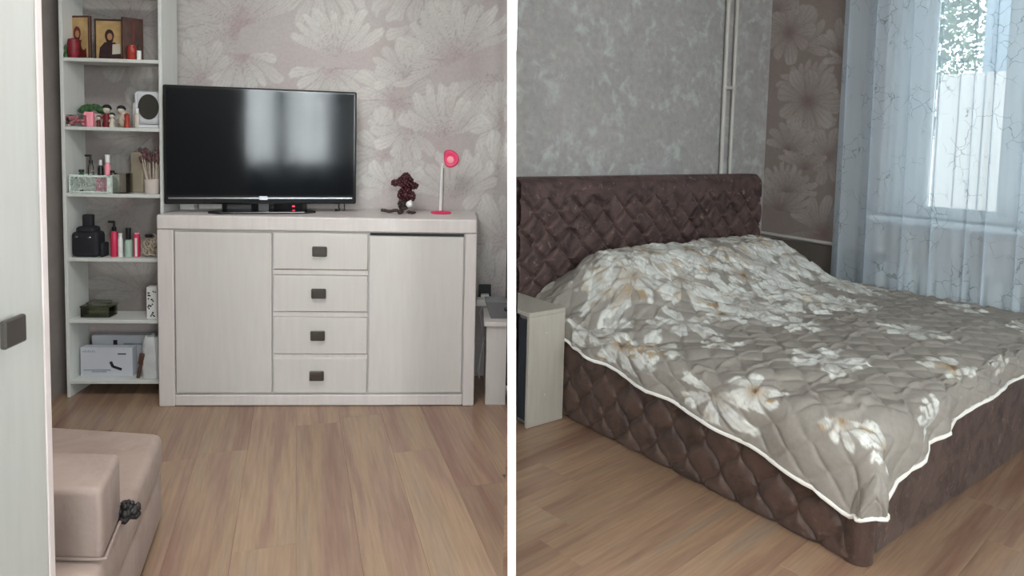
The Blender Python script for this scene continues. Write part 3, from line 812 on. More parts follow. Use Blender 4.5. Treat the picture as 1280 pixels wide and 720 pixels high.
# --- fourth shelf
bg = T('toiletry_bag', -1.158, .2, 4, 'bulky black toiletry bag with pull tabs on the fourth shelf', 'bag')
m = MB(); m.box(-.062, .064, -.04, .045, 0, .125, .02, 3); m.box(-.045, .045, -.035, .04, .11, .150, .018, 3); m.build('body', 'blackmatt', bg, True)
MB().box(-.02, .024, -.015, .02, .140, .206, .006, 2).build('handle_top', 'blackmatt', bg, True)
MB().ball((.028, -.043, .098), .007, (1.2, .5, .8), 1).build('zip_pull', 'silver', bg, True); MB().ball((-.032, -.043, .1), .006, (1.2, .5, .8), 1).build('zip_pull', 'silver', bg, True)
MB().box(.066, .085, -.03, .03, 0, .07, .008, 2).build('side_pocket', 'blackmatt', bg, True)
bottle('pump_bottle', -1.035, .2, 4, .0165, .125, .009, .010, .042, 'magenta', 'black', 'magenta pump bottle with black pump beside the black bag', pump=True)
bottle('tube', -1.003, .19, 4, .011, .1, .008, .009, .016, 'plastic_w', 'plastic_w', 'slim white tube between the magenta bottle and the dropper', 'tube')
db = bottle('dropper_bottle', -.968, .2, 4, .017, .085, .009, .012, .058, 'mint', 'black', 'mint-labelled bottle with a tall black cap on the fourth shelf')
tb = bottle('cream_tube', -.928, .2, 4, .0155, .112, .013, .013, .006, 'magenta', 'pinkl', 'magenta tube with pale stripe right of the dropper bottle', 'tube')
MB().box(-.002, .008, -.0175, -.0145, .004, .095).build('pale_stripe', 'plastic_w', tb)
tg = T('jewellery_tangle', -.848, .205, 4, 'tangle of glass jewellery and beads in a clear jar at the right of fourth shelf', 'jewellery')
m = MB(); rs = random.Random(9)
for i in range(14):
    c = Vector((-.03 + .06 * rs.random(), -.02 + .05 * rs.random(), .03 + .06 * rs.random())); pts = []
    for k in range(9):
        a = k / 8 * 2 * PI; v = Vector((math.cos(a), math.sin(a) * .5, math.sin(a))) * (.018 + .012 * rs.random()); pts.append(c + v)
    m.tube(pts, .0022, 5)
m.build('strands', 'dry', tg, True)['kind'] = 'stuff'
m = MB()
for i in range(50): m.ball((-.048 + .096 * rs.random(), -.03 + .06 * rs.random(), .008 + .09 * rs.random() * (1 - .3 * rs.random())), .005 + .006 * rs.random(), (1, 1, 1), 1)
m.build('beads', 'wood', tg, True)['kind'] = 'stuff'
MB().box(-.035, .0, -.025, .0, .098, .115, .005).build('dark_clip', 'black', tg)

# --- fifth shelf
gx = T('glass_box', -1.125, .235, 5, 'low greenish glass dish with lid on the fifth shelf', 'dish')
m = MB().box(-.068, .068, -.04, .04, 0, .004).box(-.068, .068, -.04, -.037, .004, .05).box(-.068, .068, .037, .04, .004, .05).box(-.068, -.065, -.037, .037, .004, .05).box(.065, .068, -.037, .037, .004, .05)
m.build('dish', 'glassgreen', gx); MB().box(-.072, .072, -.044, .044, .051, .058, .002).box(-.05, .05, -.03, .03, .0585, .074, .004).build('lid', 'glassgreen', gx)
pb = box_item('patterned_box', -.85, .17, SZ[5], .05, .04, .158, 'plastic_w', 'narrow white carton with black pattern at the right of the fifth shelf', 'carton', 0, .002)
m = MB(); rs = random.Random(12)
for i in range(24):
    x = -.018 + .036 * rs.random(); z = .01 + .13 * rs.random(); m.box(x - .003, x + .003, -.0212, -.0203, z - .0035, z + .0035)
m.build('printed_marks', 'boxink', pb)['kind'] = 'stuff'

# --- bottom shelf
b1 = box_item('appliance_box', -1.045, .272, SZ[6], .29, .045, .19, 'boxw', 'back white appliance carton on the bottom shelf', 'carton', 0, .002)
YF0, YF1 = -.0237, -.0228
MB().box(-.04, -.02, YF0, YF1, .09, .165, 0, 1, Matrix.Rotation(.0, 4, 'Y')).box(.125, .142, YF0, YF1, .09, .15).build('dark_print', 'boxink', b1)['kind'] = 'stuff'
MB().box(.01, .12, YF0, YF1, .14, .15).build('grey_print', 'boxgrey', b1)
b2 = box_item('appliance_box', -1.085, .205, SZ[6], .25, .05, .147, 'boxw', 'front white appliance carton with a black tool picture on the bottom shelf', 'carton', 0, .002)
YF0, YF1 = -.0262, -.0253
def ry(a, x, z): return Matrix.Translation((x, 0, z)) @ Matrix.Rotation(a, 4, 'Y') @ Matrix.Translation((-x, 0, -z))
m = MB().box(.03, .075, YF0, YF1, .045, .058, 0, 1, ry(.35, .03, .05)).box(.02, .034, YF0, YF1, .05, .078, 0, 1, ry(-.4, .03, .06)).box(.055, .095, YF0, YF1, .112, .118)
m.build('tool_picture', 'boxink', b2)['kind'] = 'stuff'
m = MB()
for i in range(7): m.box(-.112 + i * .009, -.108 + i * .009, YF0, YF1, .122, .130 + .004 * (i % 2))
m.box(-.11, .02, YF0, YF1, .03, .036).box(-.07, .0, YF0, YF1, .022, .027)
m.build('grey_print', 'boxgrey', b2)['kind'] = 'stuff'
# crumpled bag
U, Vv = np.meshgrid(np.linspace(0, 2 * PI, 49), np.linspace(0, 1, 34), indexing='ij'); U = U.ravel(); Vv = Vv.ravel()
nn = vnoise(np.cos(U) * 2 + 5, np.sin(U) * 2 + 5 + Vv * 3, 1.6, 4) - .5
nn[:34] = nn[-34:]
rx = .052 * (1 + .5 * nn) * (1 - .45 * Vv ** 3); ry_ = .036 * (1 + .5 * nn) * (1 - .6 * Vv ** 3)
pts = np.stack([rx * np.sign(np.cos(U)) * np.abs(np.cos(U)) ** .7 - .008 * Vv, ry_ * np.sin(U), Vv * (.205 + .04 * nn) + .001], 1)
o = grid_mesh('plastic_bag', pts, 49, 34, 'bagfilm'); o.location = L.w(-.858, .18, SZ[6]); o.rotation_euler = (0, 0, L.a); tag(o, 'crumpled white plastic bag at the right of the bottom shelf', 'bag')
cm = T('hairbrush', -.922, .165, 6, 'brown hairbrush leaning against the white plastic bag', 'hairbrush')
Mx = Matrix.Rotation(.18, 4, 'Y')
MB().box(-.008, .008, -.006, .006, 0.002, .07, .004, 2, Mx).build('handle', 'comb', cm, True)
m = MB().box(-.013, .013, -.007, .007, .07, .13, .006, 2, Mx); m.build('brush_head', 'comb', cm, True)

# ---------------------------------------------------------------- small cabinet right of the sideboard, with its things
def lx_at(y): # local X where the partition's left face stands, floor level
    p = L.w(0, y); return (part_x(p.y, .2) - .03 - p.x) / L.X.x
sc_ = root('small_cabinet', L, 0, 0, 0, 'low pale cabinet cut off at the right of the sideboard', 'cabinet')
pts = [(.796, .015), (lx_at(.015), .015), (lx_at(.35), .35), (.796, .35)]
MB().prism(pts, 0, .395).build('body', 'cab', sc_)
MB().prism([(.782, .0), (lx_at(0) , .0), (lx_at(.31), .31), (.782, .31)], .397, .417, .002, 1).build('top', 'cabframe', sc_)
dt = root('grey_tray', L, .862, .12, .417, 'dark grey slant-sided tray standing on the low pale cabinet', 'tray')
m = MB(); a = [(-.045, -.05), (.036, -.05), (.03, .05), (-.045, .05)]; b = [(-.075, -.06), (.04, -.06), (.032, .06), (-.075, .06)]
va = [m.bm.verts.new((x, y, 0)) for x, y in a]; vb = [m.bm.verts.new((x, y, .088)) for x, y in b]
m.bm.faces.new(va[::-1]); m.bm.faces.new(vb)
for i in range(4): m.bm.faces.new((va[i], va[(i + 1) % 4], vb[(i + 1) % 4], vb[i]))
bmesh.ops.bevel(m.bm, geom=list(m.bm.edges), offset=.003, segments=1, affect='EDGES')
m.build('body', 'plastic_g', dt)
MB().ball((.03, -.062, .05), .012, (1, .6, 1), 2).build('dark_button', 'black', dt, True)
so = root('wall_socket', L, .795, LW, .475, 'black wall socket just right of the sideboard', 'socket')
MB().box(-.034, .034, -.012, 0, -.03, .04, .004, 2).build('plate', 'black', so)
pg = root('plug_adapter', L, .795, LW - .012, .455, 'white multi-plug adapter hanging from the black wall socket', 'plug')
MB().box(-.022, .022, -.05, 0, -.012, .012, .005, 2).build('plug', 'plastic_w', pg)
MB().box(-.05, .032, -.12, -.052, -.034, .004, .008, 3).build('block', 'plastic_w', pg)
m = MB(); m.tube([(-.01, -.05, -.035), (-.028, -.06, -.08), (-.012, -.06, -.16), (-.004, -.06, -.24), (-.02, -.06, -.33), (-.032, -.05, -.40), (-.02, -.04, -.448)], .0025)
m.build('cord', 'plastic_w', pg, True)
m = MB(); m.tube([(.0, -.05, -.035), (-.012, -.05, -.1), (.004, -.05, -.2), (-.014, -.05, -.3), (-.022, -.04, -.38), (-.026, -.03, -.448)], .0022); m.build('cord', 'plastic_w', pg, True)

# ---------------------------------------------------------------- sofa end and wardrobe, near left
sf = root('sofa', None, 0, 0, 0, 'low beige velour sofa with box armrest, partly behind the wardrobe', 'sofa')
ea = Vector((-1.1376, 2.208)); eb = ea + Vector((.3008, -.9537)) * .80
def off(v, d): return (v.x + d, v.y)
MB().prism([(-1.75, 1.445), (eb.x, eb.y), (ea.x, ea.y), (-1.75, 2.262)], .185, .31, .028, 4).build('seat_cushion', 'sofa', sf, True)
MB().prism([(-1.74, 1.45), (eb.x - .004, eb.y + .004), (ea.x - .004, ea.y - .006), (-1.74, 2.255)], .02, .184, .016, 3).build('base', 'sofa', sf, True)
for p in ((-1.2, 2.15), (-1.02, 1.52), (-1.68, 2.18), (-1.68, 1.52)): MB().lathe([(.02, 0), (.024, .0195)], 10, (p[0], p[1], 0)).build('foot', 'black', sf)
MB().prism([(-1.6, 1.508), (-.922, 1.512), (-.986, 1.700), (-1.6, 1.700)], .309, .482, .016, 3).build('armrest', 'sofa2', sf, True)
MB().tube([(-1.6, 1.5075, .318), (-.93, 1.5095, .318), (-.917, 1.515, .318), (-.981, 1.698, .318)], .0035, 6).build('armrest_piping', 'sofa2', sf, True)
m = MB().tube([(-1.05, 1.74, .312), (-1.1, 1.745, .313), (-1.16, 1.735, .313)], .006, 6); m.build('fabric_fold', 'sofa', sf, True)
o = MB(); rs = random.Random(3)
for i in range(60):
    a = i / 60 * 2 * PI; rr = .017; c = Vector((rr * math.cos(a), rr * .8 * math.sin(a), .014)); o.ball(c + Vector((rs.uniform(-.007, .007), rs.uniform(-.007, .007), rs.uniform(-.007, .012))), .006 + .003 * rs.random(), (1, 1, 1), 1)
    o.ball((rs.uniform(-.012, .012), rs.uniform(-.01, .01), .012 + .024 * rs.random()), .007, (1, 1, 1), 1)
o = o.build('hair_scrunchy', 'hair', None, True); o.location = (-.966, 1.692, .306); o.scale = (1.05, 1.05, 1.25); tag(o, 'crumpled black hair scrunchy on the sofa edge beside the armrest', 'scrunchy')

wd = root('wardrobe', Frame((-.9375, 1.375), L.a / PI * 180), 0, 0, 0, 'tall white wardrobe door edge filling the left border', 'wardrobe')
MB().box(-.6, -.004, -.62, 0, 0, 2.35, .002).build('body', 'wardrobe', wd)
dr = MB().box(-.0035, .0, -.60, -.034, .03, 2.33, .001).build('door', 'wardrobe', wd)
MB().box(-.004, .0, -.018, -.0005, 0.0, 2.35, .0008).build('edge_strip', 'edgeband', wd)
zc = .932; yc = -.150
k = MB().box(.018, .030, yc - .030, yc + .030, zc - .026, zc + .026, .003).box(.001, .020, yc - .010, yc + .010, zc - .01, zc + .01)
k.build('knob', 'knob', dr)

# ---------------------------------------------------------------- bed
BW, BL, BH = 2.09, 1.75, .40
bed = root('bed', R, 0, 0, 0, 'wide bed upholstered in quilted brown crushed velvet', 'bed')


def quilt(u, v, a, b, bow=.0):
    """distance-like value to the nearest line of a diamond lattice"""
    p = u / a + v / b; q = u / a - v / b
    p = p + bow * np.sin(2 * PI * q); q2 = q + bow * np.sin(2 * PI * p)
    d1 = np.abs(p - np.round(p)); d2 = np.abs(q2 - np.round(q2)); return np.minimum(d1, d2)


def quilted_panel(name, fn, nu, nv, us, vs, a, b, depth, mat, parent, bow=0., fade=None, round_edges=.03):
    U, V = np.meshgrid(np.linspace(us[0], us[1], nu), np.linspace(vs[0], vs[1], nv), indexing='ij'); u = U.ravel(); v = V.ravel()
    d = quilt(u, v, a, b, bow); h = depth * (1 - np.exp(-(d / .10) ** 1.1))
    h += .003 * (vnoise(u + 3, v + 7, 12, 3) - .5)
    if fade is not None: f = fade(u, v); h = h * f + depth * .85 * (1 - f)
    e = np.minimum(np.minimum(u - us[0], us[1] - u), np.minimum(v - vs[0], vs[1] - v))
    h = h - round_edges * (1 - sstep(0, round_edges * 1.3, e)) ** 2
    return grid_mesh(name, fn(u, v, h), nu, nv, mat, parent)


# side rail (faces -X) and foot rail (faces -Y)
MB().box(.032, BW - .01, .032, BL, .012, BH - .01).build('frame_core', 'velvet2', bed)
quilted_panel('side_rail', lambda u, v, h: np.stack([.016 - h, u, v], 1), 420, 100, (.03, BL), (.004, BH), .155, .20, .018, 'velvet2', bed, .06, None, .012)
quilted_panel('foot_rail', lambda u, v, h: np.stack([u, .016 - h, v], 1), 420, 90, (.06, BW), (.004, BH), .34, .36, .0018, 'velvetd', bed, .05, None, .012)
m = MB().lathe([(.045, .003), (.046, .01), (.046, BH - .02), (.036, BH)], 24, (.045, .045, 0)); m.build('corner_post', 'velvet2', bed, True)
for p in ((.1, .1), (BW - .1, .1), (BW - .1, BL - .1), (.1, BL - .1)): MB().lathe([(.03, 0), (.03, .012)], 10, (p[0], p[1], 0)).build('foot', 'black', bed)
MB().box(.05, BW - .05, .05, BL - .02, BH - .009, .46, .04, 4).build('mattress', 'sheet', bed, True)
# headboard, slightly raked, rounded upper corner
HY, HT = 1.80, 1.115
hbx0, hbx1 = -.012, 2.10
def hb(u, v, h):
    return np.stack([u, HY - .01 - h + .03 * (v - .4) * 0, v], 1)
NU, NV = 520, 270
U, V = np.meshgrid(np.linspace(hbx0, hbx1, NU), np.linspace(.02, HT, NV), indexing='ij'); u = U.ravel(); v = V.ravel()
d = quilt(u, v, .165, .17, .02); fade = 1 - sstep(.97, 1.03, v)
h = .030 * (1 - np.exp(-(d / .075) ** 1.3)); h = h * fade + .027 * (1 - fade) + .004 * (vnoise(u, v, 10, 3) - .5)
rc = .07; ex = np.maximum(u - (hbx1 - rc), 0); ez = np.maximum(v - (HT - rc), 0)
inner = np.hypot(ex, ez); sq = np.maximum(ex, ez); f = np.where(inner > 1e-9, sq / np.maximum(inner, 1e-9), 1)
uu = np.where((ex > 0) & (ez > 0), hbx1 - rc + ex * f, u); vv = np.where((ex > 0) & (ez > 0), HT - rc + ez * f, v)
e = np.minimum(np.minimum(rc - np.where((ex > 0) | (ez > 0), np.maximum(ex, ez), 0), rc), rc)
h = h - .035 * (1 - sstep(0, .045, e)) ** 2
grid_mesh('headboard', np.stack([uu, HY - h, vv], 1), NU, NV, 'velvet', bed)
m = MB(); pts = [(hbx0, .02), (hbx1, .02)] + [(hbx1 - rc + rc * math.cos(a), HT - rc + rc * math.sin(a)) for a in np.linspace(0, PI / 2, 9)] + [(hbx0, HT)]
a_ = [m.bm.verts.new((x, HY + .03, z)) for x, z in pts]; b_ = [m.bm.verts.new((x, RW - .035, z)) for x, z in pts]
m.bm.faces.new(a_); m.bm.faces.new(b_[::-1])
for i in range(len(pts)): m.bm.faces.new((a_[i], a_[(i + 1) % len(pts)], b_[(i + 1) % len(pts)], b_[i]))
m.build('headboard_back', 'velvet', bed)

# ---------------------------------------------------------------- coverlet
STEP = .0062
TX0, TX1 = .03, BW - .005      # table-top extents of the mattress under the cloth
TY0, TY1 = .035, 1.765
OA, OB, OC = .30, .25, .16    # overhang left, foot, window side
u1 = np.arange(-OA, (TX1 - TX0) + OC, STEP); v1 = np.arange(-OB, (TY1 - TY0), STEP)
U, V = np.meshgrid(u1, v1, indexing='ij'); nu, nv = len(u1), len(v1); u = U.ravel(); v = V.ravel()
aL = np.maximum(-u, 0); aR = np.maximum(u - (TX1 - TX0), 0); bF = np.maximum(-v, 0)
# hem length varies: scale the overhang along the edges
vy = np.clip(v, 0, None); ux = np.clip(u, 0, TX1 - TX0)
kL = np.interp(vy, [0, .12, .24, .43, .64, .89, 1.07, 1.36, 1.75], [1.0, .90, .83, .74, .64, .57, .48, .41, .36])
kF = np.interp(ux, [0, .08, .17, .36, .69, 1.18, 2.1], [1.10, .97, .82, .63, .47, .40, .38])
aLs = aL * kL; bFs = bF * kF
# square corner of the cloth param mapped to a quarter disc, so the hem runs round the bed corner in one curve
both = (aLs > 0) & (bFs > 0)
pa, pb = aLs / OA, bFs / (OB * 1.1); Lm = np.maximum(pa, pb)
phi = np.where(pa >= pb, PI / 4 * pb / np.maximum(pa, 1e-9), PI / 2 - PI / 4 * pa / np.maximum(pb, 1e-9))
RD = Lm * (OA * np.cos(phi) ** 2 + OB * 1.1 * np.sin(phi) ** 2 - .015 * np.sin(2 * phi))
aLs = np.where(both, RD * np.cos(phi), aLs); bFs = np.where(both, RD * np.sin(phi), bFs); sx = -aLs + aR
D_ = np.hypot(sx, bFs); Ds = np.maximum(D_, 1e-9); rr = .055
arc = np.minimum(D_, rr * PI / 2); out = rr * np.sin(arc / rr); drop = rr * (1 - np.cos(arc / rr)) + np.maximum(D_ - rr * PI / 2, 0)
out = out + np.where(both, .034 * sstep(.02, .2, D_) * (4 * (aLs / Ds) * (bFs / Ds)) / 2, 0)
X = TX0 + np.clip(u, 0, TX1 - TX0) + sx / Ds * out; Y = TY0 + np.clip(v, 0, None) - bFs / Ds * out
# pillows and a soft crown
top = .472 + .012 * np.sin(np.clip(ux / 2.05, 0, 1) * PI)
pm = (.35 * sstep(.72, 1.2, vy) + .65 * sstep(1.02, 1.45, vy)) * (1 - .55 * sstep(1.56, 1.75, vy))
px_ = sstep(.02, .36, ux) * (1 - sstep(1.72, 2.03, ux)) * (1 - .05 * np.exp(-((ux - 1.02) / .12) ** 2))
top = top + .225 * pm * px_ + .03 * sstep(1.2, 1.6, vy) * (1 - sstep(1.9, 2.05, ux))
top = top - .02 * (1 - sstep(0, .12, ux)) - .015 * (1 - sstep(0, .12, vy))
# wrinkles on top: short soft folds, radiating drape folds on the hanging parts
q = quilt(u, v, .14, .14, .03)
rdg = 1 - np.abs(2 * vnoise(u * 1.2 + 4, v * 2.6 + 2, 3.6, 3) - 1)
wq = .009 * (1 - np.exp(-(q / .09)))
wr = wq + .013 * (vnoise(u * 1.0, v * 2.2, 4.0, 4) - .5) + .030 * np.maximum(rdg - .86, 0) / .14 * .3
hang = sstep(.01, .16, np.maximum(aLs, bFs))
ph = v * 21 + 2.2 * vnoise(u, v, 2.2, 2) * 4; ph2 = u * 19 + 2.2 * vnoise(u + 4, v, 2.2, 2) * 4
X = X - np.where(aLs > 0, aLs / Ds * hang * (.014 * np.sin(ph) + .008 + wq * 1.1), 0)
Y = Y - np.where(bFs > 0, bFs / Ds * hang * (.014 * np.sin(ph2) + .008 + wq * 1.1), 0)
fold = (1 - sstep(0, .38, ux)) * .010 * np.sin(ph + ux * 14) + (1 - sstep(0, .3, vy)) * .006 * np.sin(ph2 + vy * 14)
Z = top - drop + wr * (1 - .5 * hang) + fold * (1 - hang)
lim = RW - .14 - .02
Y = np.minimum(Y, HY - .03)
X = np.where((Y > 1.30) & (Z < .56), np.maximum(X, -.050 + .040 * sstep(1.30, 1.38, Y)), X)
# the print
g = np.array(S(143, 136, 129)); base = np.tile(g, (len(u), 1)) * (.93 + .14 * vnoise(u, v, 3, 4))[:, None]
cov_c = base.copy()
def cflower(cx, cy, Rr, a0, a1, n, seed, gold=.7, white=1.0, sq=1.0):
    global cov_c
    m, f, dl, tone = petals(u + TX0, v + TY0, cx, cy, Rr, math.radians(a0), math.radians(a1), n, seed, sq, .34)
    # slim petals: narrow towards the tip and split off from one another
    gap = 1 - sstep(.66, .76, np.abs(dl) * (.55 + .5 * f)); m = m * gap * (1 - .6 * sstep(.66, .72, vnoise(u + seed * .3, v + 2, 24, 2)))
    wcol = np.array(S(216, 215, 209)); sh_ = np.array(S(170, 169, 167)); gd_ = np.array(S(152, 120, 72)); br = np.array(S(84, 64, 48))
    col = lerp(np.tile(sh_, (len(u), 1)), wcol, np.clip(.15 + f * 1.1 - .3 * np.abs(dl), 0, 1) * white)
    vn = np.abs(np.sin(dl * 6 + seed)) ** 10 * .35; col = lerp(col, sh_ * .8, vn)
    gn = vnoise(u + seed, v, 16, 3)
    col = lerp(col, gd_, np.clip((1 - f * 2.2), 0, 1) * gold); col = lerp(col, gd_, sstep(.62, .70, gn) * gold * .85)
    col = lerp(col, br, np.clip(1 - f * 5.5, 0, 1) * gold)
    col = lerp(col, br, np.clip(sstep(.90, .98, f) * .8 + .65 * sstep(.56, .66, np.abs(dl) * (.55 + .5 * f)), 0, .7) * (.3 + .7 * vnoise(u, v + seed, 9, 2)))
    shadow_free = m * .96
    cov_c = cov_c * (1 - shadow_free[:, None]) + col * shadow_free[:, None]
rs = random.Random(21)
for i in range(23):   # crowded head end
    cx = .02 + 2.0 * (i % 8) / 7 + rs.uniform(-.1, .1); cy = 1.02 + .26 * (i // 8) + rs.uniform(-.08, .08)
    if cx < .42 and cy > 1.42: continue
    cflower(cx, cy, .15 + .13 * rs.random(), rs.uniform(0, 90), rs.uniform(280, 450), rs.choice([5, 6, 7]), 200 + i, rs.choice([.2, .5, .95]), rs.choice([.75, 1, 1]))
cflower(.34, 1.30, .30, 20, 210, 5, 301, .5); cflower(.62, 1.52, .27, 200, 420, 6, 302, .6); cflower(.95, 1.45, .25, 0, 300, 7, 303, .8); cflower(1.5, 1.5, .26, 20, 330, 7, 304, .7)
for (cx, cy, Rr, a0, a1, n, sd, gl) in [(.02, .92, .15, 0, 359, 6, 1, .9), (-.10, .55, .19, 60, 300, 5, 2, .5), (-.02, .40, .12, 0, 330, 6, 3, 1.0), (.57, .97, .12, 0, 359, 7, 4, .9), (.80, .74, .15, 0, 359, 6, 5, .15),
                                     (.42, .36, .16, 0, 359, 6, 6, .15), (1.16, .38, .15, 0, 359, 6, 7, .2), (1.40, .80, .17, 0, 359, 7, 8, .3), (1.95, .45, .14, 0, 300, 5, 9, .15), (.78, .08, .12, 0, 359, 6, 10, .7), (1.75, .10, .12, 0, 300, 6, 11, .6),
                                     (.03, -.06, .12, 60, 260, 6, 12, 1.0), (.0, .10, .10, 120, 320, 5, 18, .9), (.36, -.12, .13, 40, 200, 5, 13, .1), (1.05, -.08, .12, 20, 200, 5, 14, .3), (1.2, 1.05, .16, 0, 359, 7, 15, .5), (.25, .75, .10, 0, 359, 5, 16, .6), (1.75, 1.0, .15, 0, 359, 7, 17, .4)]:
    cflower(cx, cy, Rr, a0, a1, n, 400 + sd, gl)
cv = grid_mesh('coverlet', np.stack([X, Y, Z], 1), nu, nv, 'coverlet', None, colors=cov_c)
cv.location = R.o; cv.rotation_euler = (0, 0, R.a)
tag(cv, 'grey-beige quilted coverlet with white and gold flowers spread over the bed', 'coverlet')
G3 = np.stack([X, Y, Z], 1).reshape(nu, nv, 3)
hem = [Vector(G3[0, j]) for j in range(nv - 1, -1, -5)] + [Vector(G3[i, 0]) for i in range(0, nu, 5)] + [Vector(G3[nu - 1, j]) for j in range(0, nv, 5)]
MB().tube(hem, .0075, 7).build('piping', 'piping', cv, True)

# ---------------------------------------------------------------- nightstand (cut by the partition)
ns = root('nightstand', R, -.228, 1.407, 0, 'pale narrow nightstand with black gloss front beside the headboard', 'nightstand')
def ns_cut(x, zc=0.0):   # how far back (local y) the line x can run before the partition
    best = 0
    for k in range(600):
        y_ = k * .001; p = R.w(x - .228, 1.407 + y_)
        if p.x < part_x(p.y, zc) + t + .002: break
        best = y_
    return best
NW = .214
yl, yr = ns_cut(0.004), min(ns_cut(NW - .004), .372)
MB().box(0, NW, 0, .018, 0, .512, .002).build('side_panel', 'ns', ns)
MB().prism([(0, 0), (NW, 0), (NW, yr), (0, yl)], .5125, .532, .0015, 1).build('top', 'ns', ns)
MB().prism([(.012, .0185), (NW - .002, .0185), (NW - .002, yr - .006), (.012, max(yl - .008, .03))], .012, .511).build('body', 'groove', ns)
MB().prism([(.003, .0185), (.0115, .0185), (.0115, max(yl - .008, .03)), (.003, max(yl - .012, .028))], .03, .495).build('black_front', 'nsblack', ns)
for (x, z) in ((.10, .43), (.10, .14)): MB().lathe([(.004, 0), (.004, .0015)], 10, mat=Matrix.Translation((x, 0, z)) @ Matrix.Rotation(PI / 2, 4, 'X')).build('screw_cap', 'cream', ns)

# ---------------------------------------------------------------- pipes, dark low panel, radiator
for x, r, lab in ((1.772, .0135, 'cream heating riser pipe nearer the headboard centre'), (1.868, .0125, 'cream heating riser pipe nearer the room corner')):
    o = MB().lathe([(r, .01), (r, CEIL - .01)], 16).build('riser_pipe', 'pipe', None, True)
    o.location = R.w(x, RW - .022); tag(o, lab, 'pipe')
o = MB().box(-.026, .052, -.016, .006, -.011, .011, .003).build('pipe_bracket', 'pipe'); o.location = R.w(1.79, RW - .03, 1.69); o.rotation_euler = (0, 0, R.a); tag(o, 'small bracket joining the two riser pipes', 'bracket')
m = MB().tube([(XW - .022, RW - .01, .685), (XW - .022, 1.1, .665)], .012, 10); o = m.build('radiator_pipe', 'pipe', None, True); o.location = R.o; o.rotation_euler = (0, 0, R.a)
tag(o, 'cream horizontal heating pipe running low along the pink wall to the radiator', 'pipe')
o = MB().box(XW - .012, XW - .001, 1.05, RW - .001, 0, .655, .002).build('dark_panel_right', 'darktaupe'); struct(o, R)  # thin dark panel against the wall, from the floor up to the pipe
rd = root('radiator', R, 0, 0, 0, 'white ribbed radiator under the window behind the sheer curtain', 'radiator')
sec = None
for i in range(14):
    y = 1.02 - i * .086
    if sec is None:
        m = MB().box(XW - .10, XW - .03, -.033, .033, .14, .60, .014, 2); m.box(XW - .108, XW - .022, -.008, .008, .15, .59, .003)
        s0 = m.build('section', 'radiator', rd, True); sec = s0.data; s0.location.y = y
    else:
        o = bpy.data.objects.new('section', sec); COL.objects.link(o); o.parent = rd; o.location.y = y
MB().tube([(XW - .065, 1.04, .19), (XW - .065, -.14, .19)], .018, 8).build('header_tube', 'radiator', rd, True); MB().tube([(XW - .065, 1.04, .55), (XW - .065, -.14, .55)], .018, 8).build('header_tube', 'radiator', rd, True)

# ---------------------------------------------------------------- sheer curtains
def curtain(name, fo, ang, s0, s1, z0, z1, label, folds, amp=.035, n=420):
    rs_ = np.random.RandomState(5)
    s = np.linspace(s0, s1, n); zs = np.linspace(z0, z1, 26)
    Sg, Zg = np.meshgrid(s, zs, indexing='ij'); a = Sg.ravel(); z = Zg.ravel(); kz = (z - z0) / (z1 - z0)
    off_ = np.zeros_like(a); slip = np.zeros_like(a)
    for (c, w_, h_) in folds:
        dd = (a - c - .02 * (1 - kz)) / w_; b_ = np.exp(-dd ** 2)
        off_ += h_ * b_; slip += -w_ * 1.5 * np.tanh(dd * 1.2) * b_
    off_ += amp * .30 * np.sin(a * 31 + 1.3 * np.sin(a * 5)) + amp * .12 * np.sin(a * 75 + kz * 2)
    P3 = np.stack([a + slip, off_, z], 1)
    o = grid_mesh(name, P3, n, 26, 'tulle'); o.location = fo; o.rotation_euler = (0, 0, ang); return tag(o, label, 'curtain')
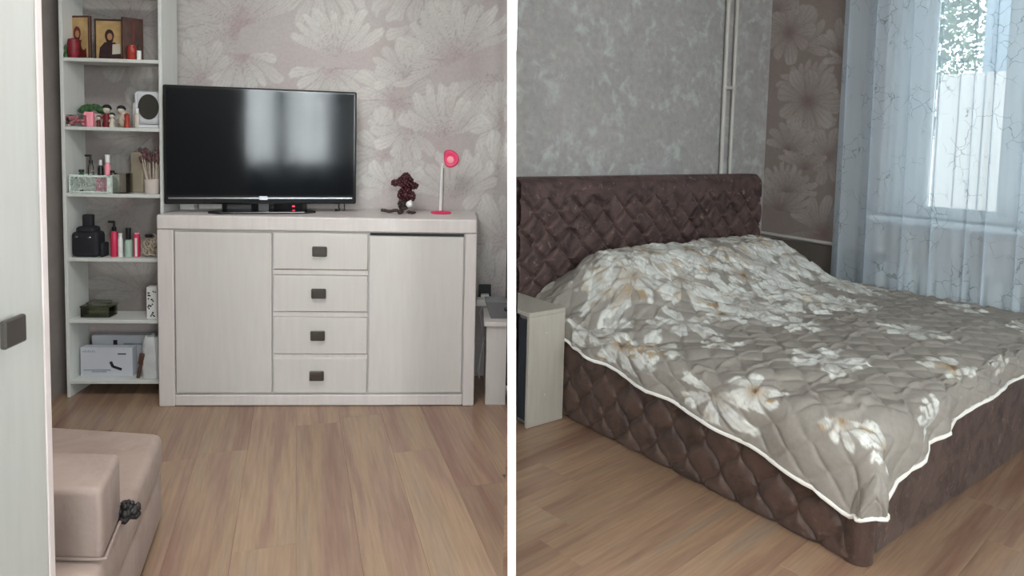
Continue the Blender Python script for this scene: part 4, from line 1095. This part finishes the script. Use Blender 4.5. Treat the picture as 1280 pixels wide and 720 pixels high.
# local axes: x along -R.Y, y towards the outside
fo = R.w(2.165, 0)
folds = [(-1.27, .022, -.03), (-1.10, .02, -.035), (-.89, .018, -.035), (-.74, .016, -.03), (-.57, .012, -.028), (-.47, .016, -.03), (-.33, .02, -.03), (-.12, .02, -.03), (.08, .02, -.03), (.3, .02, -.03), (.6, .02, -.03), (.9, .02, -.03)]
curtain('curtain', fo, R.a - PI / 2, -1.315, 1.3, .03, CEIL - .01, 'bluish white sheer curtain with branching pattern hanging before the right window', folds)
curtain('curtain', Vector((0, -1.42, 0)), PI, -.85, .85, .03, CEIL - .01, 'sheer white curtain over the rear window mirrored in the television', [(-.5, .03, .03), (-.1, .03, .03), (.4, .03, .03)], .03, 200)

# ---------------------------------------------------------------- outside the window
yo = MB().box(2.8, 12, -6, 8, -1.2, -1.0).build('ground', 'ground'); struct(yo, R)
fn = root('fence', R, 5.0, 0, -1.0, 'whitewashed vertical board fence outside the window', 'fence')
bme = None
for i in range(30):
    y = -2.0 + i * .2
    if bme is None:
        b0 = MB().box(0, .03, -.095, .095, 0, 3.02, .006).build('board', 'fence', fn); bme = b0.data; b0.location.y = y
    else:
        o = bpy.data.objects.new('board', bme); COL.objects.link(o); o.parent = fn; o.location.y = y; o.location.x = .008 * (i % 2)
MB().box(.04, .09, -2.1, 4.0, 2.5, 2.6).build('fence_rail', 'fence', fn)
bd = root('building', R, 6.4, 0.04, -1.0, 'blue-grey rendered house wall beyond the fence', 'building')
MB().box(0, 3, -2.5, 1.98, 0, 6.5).build('wall', 'render', bd); MB().box(-.3, 3.2, -2.7, 2.1, 6.5, 6.7).build('roof', 'darktaupe', bd)
trr = root('tree', R, 8.4, 4.2, -1.0, 'leafy green tree behind the fence seen through the window', 'tree')
MB().tube([(0, 0, 0), (.05, .05, 1.5), (0, .1, 3.0), (.1, .0, 4.5)], [.14, .12, .09, .05], 10).build('trunk', 'bark', trr, True)
rsn = np.random.RandomState(4); nl = 17000
c = rsn.randn(nl, 3) * np.array([.8, 1.0, .95]) + np.array([0, 0, 4.3]); c = c[c[:, 2] > 2.2]; nl = len(c)
a1 = rsn.randn(nl, 3); a1 /= np.linalg.norm(a1, axis=1)[:, None]; a2 = np.cross(a1, rsn.randn(nl, 3)); a2 /= np.linalg.norm(a2, axis=1)[:, None]
sz = .035 + .025 * rsn.rand(nl, 1); qv = np.stack([c - a1 * sz, c + a2 * sz * .5, c + a1 * sz, c - a2 * sz * .5], 1).reshape(-1, 3)
me = bpy.data.meshes.new('foliage'); me.from_pydata(qv.tolist(), [], np.arange(nl * 4).reshape(-1, 4).tolist()); o = link('foliage', me, 'leaf', trr); o['kind'] = 'stuff'
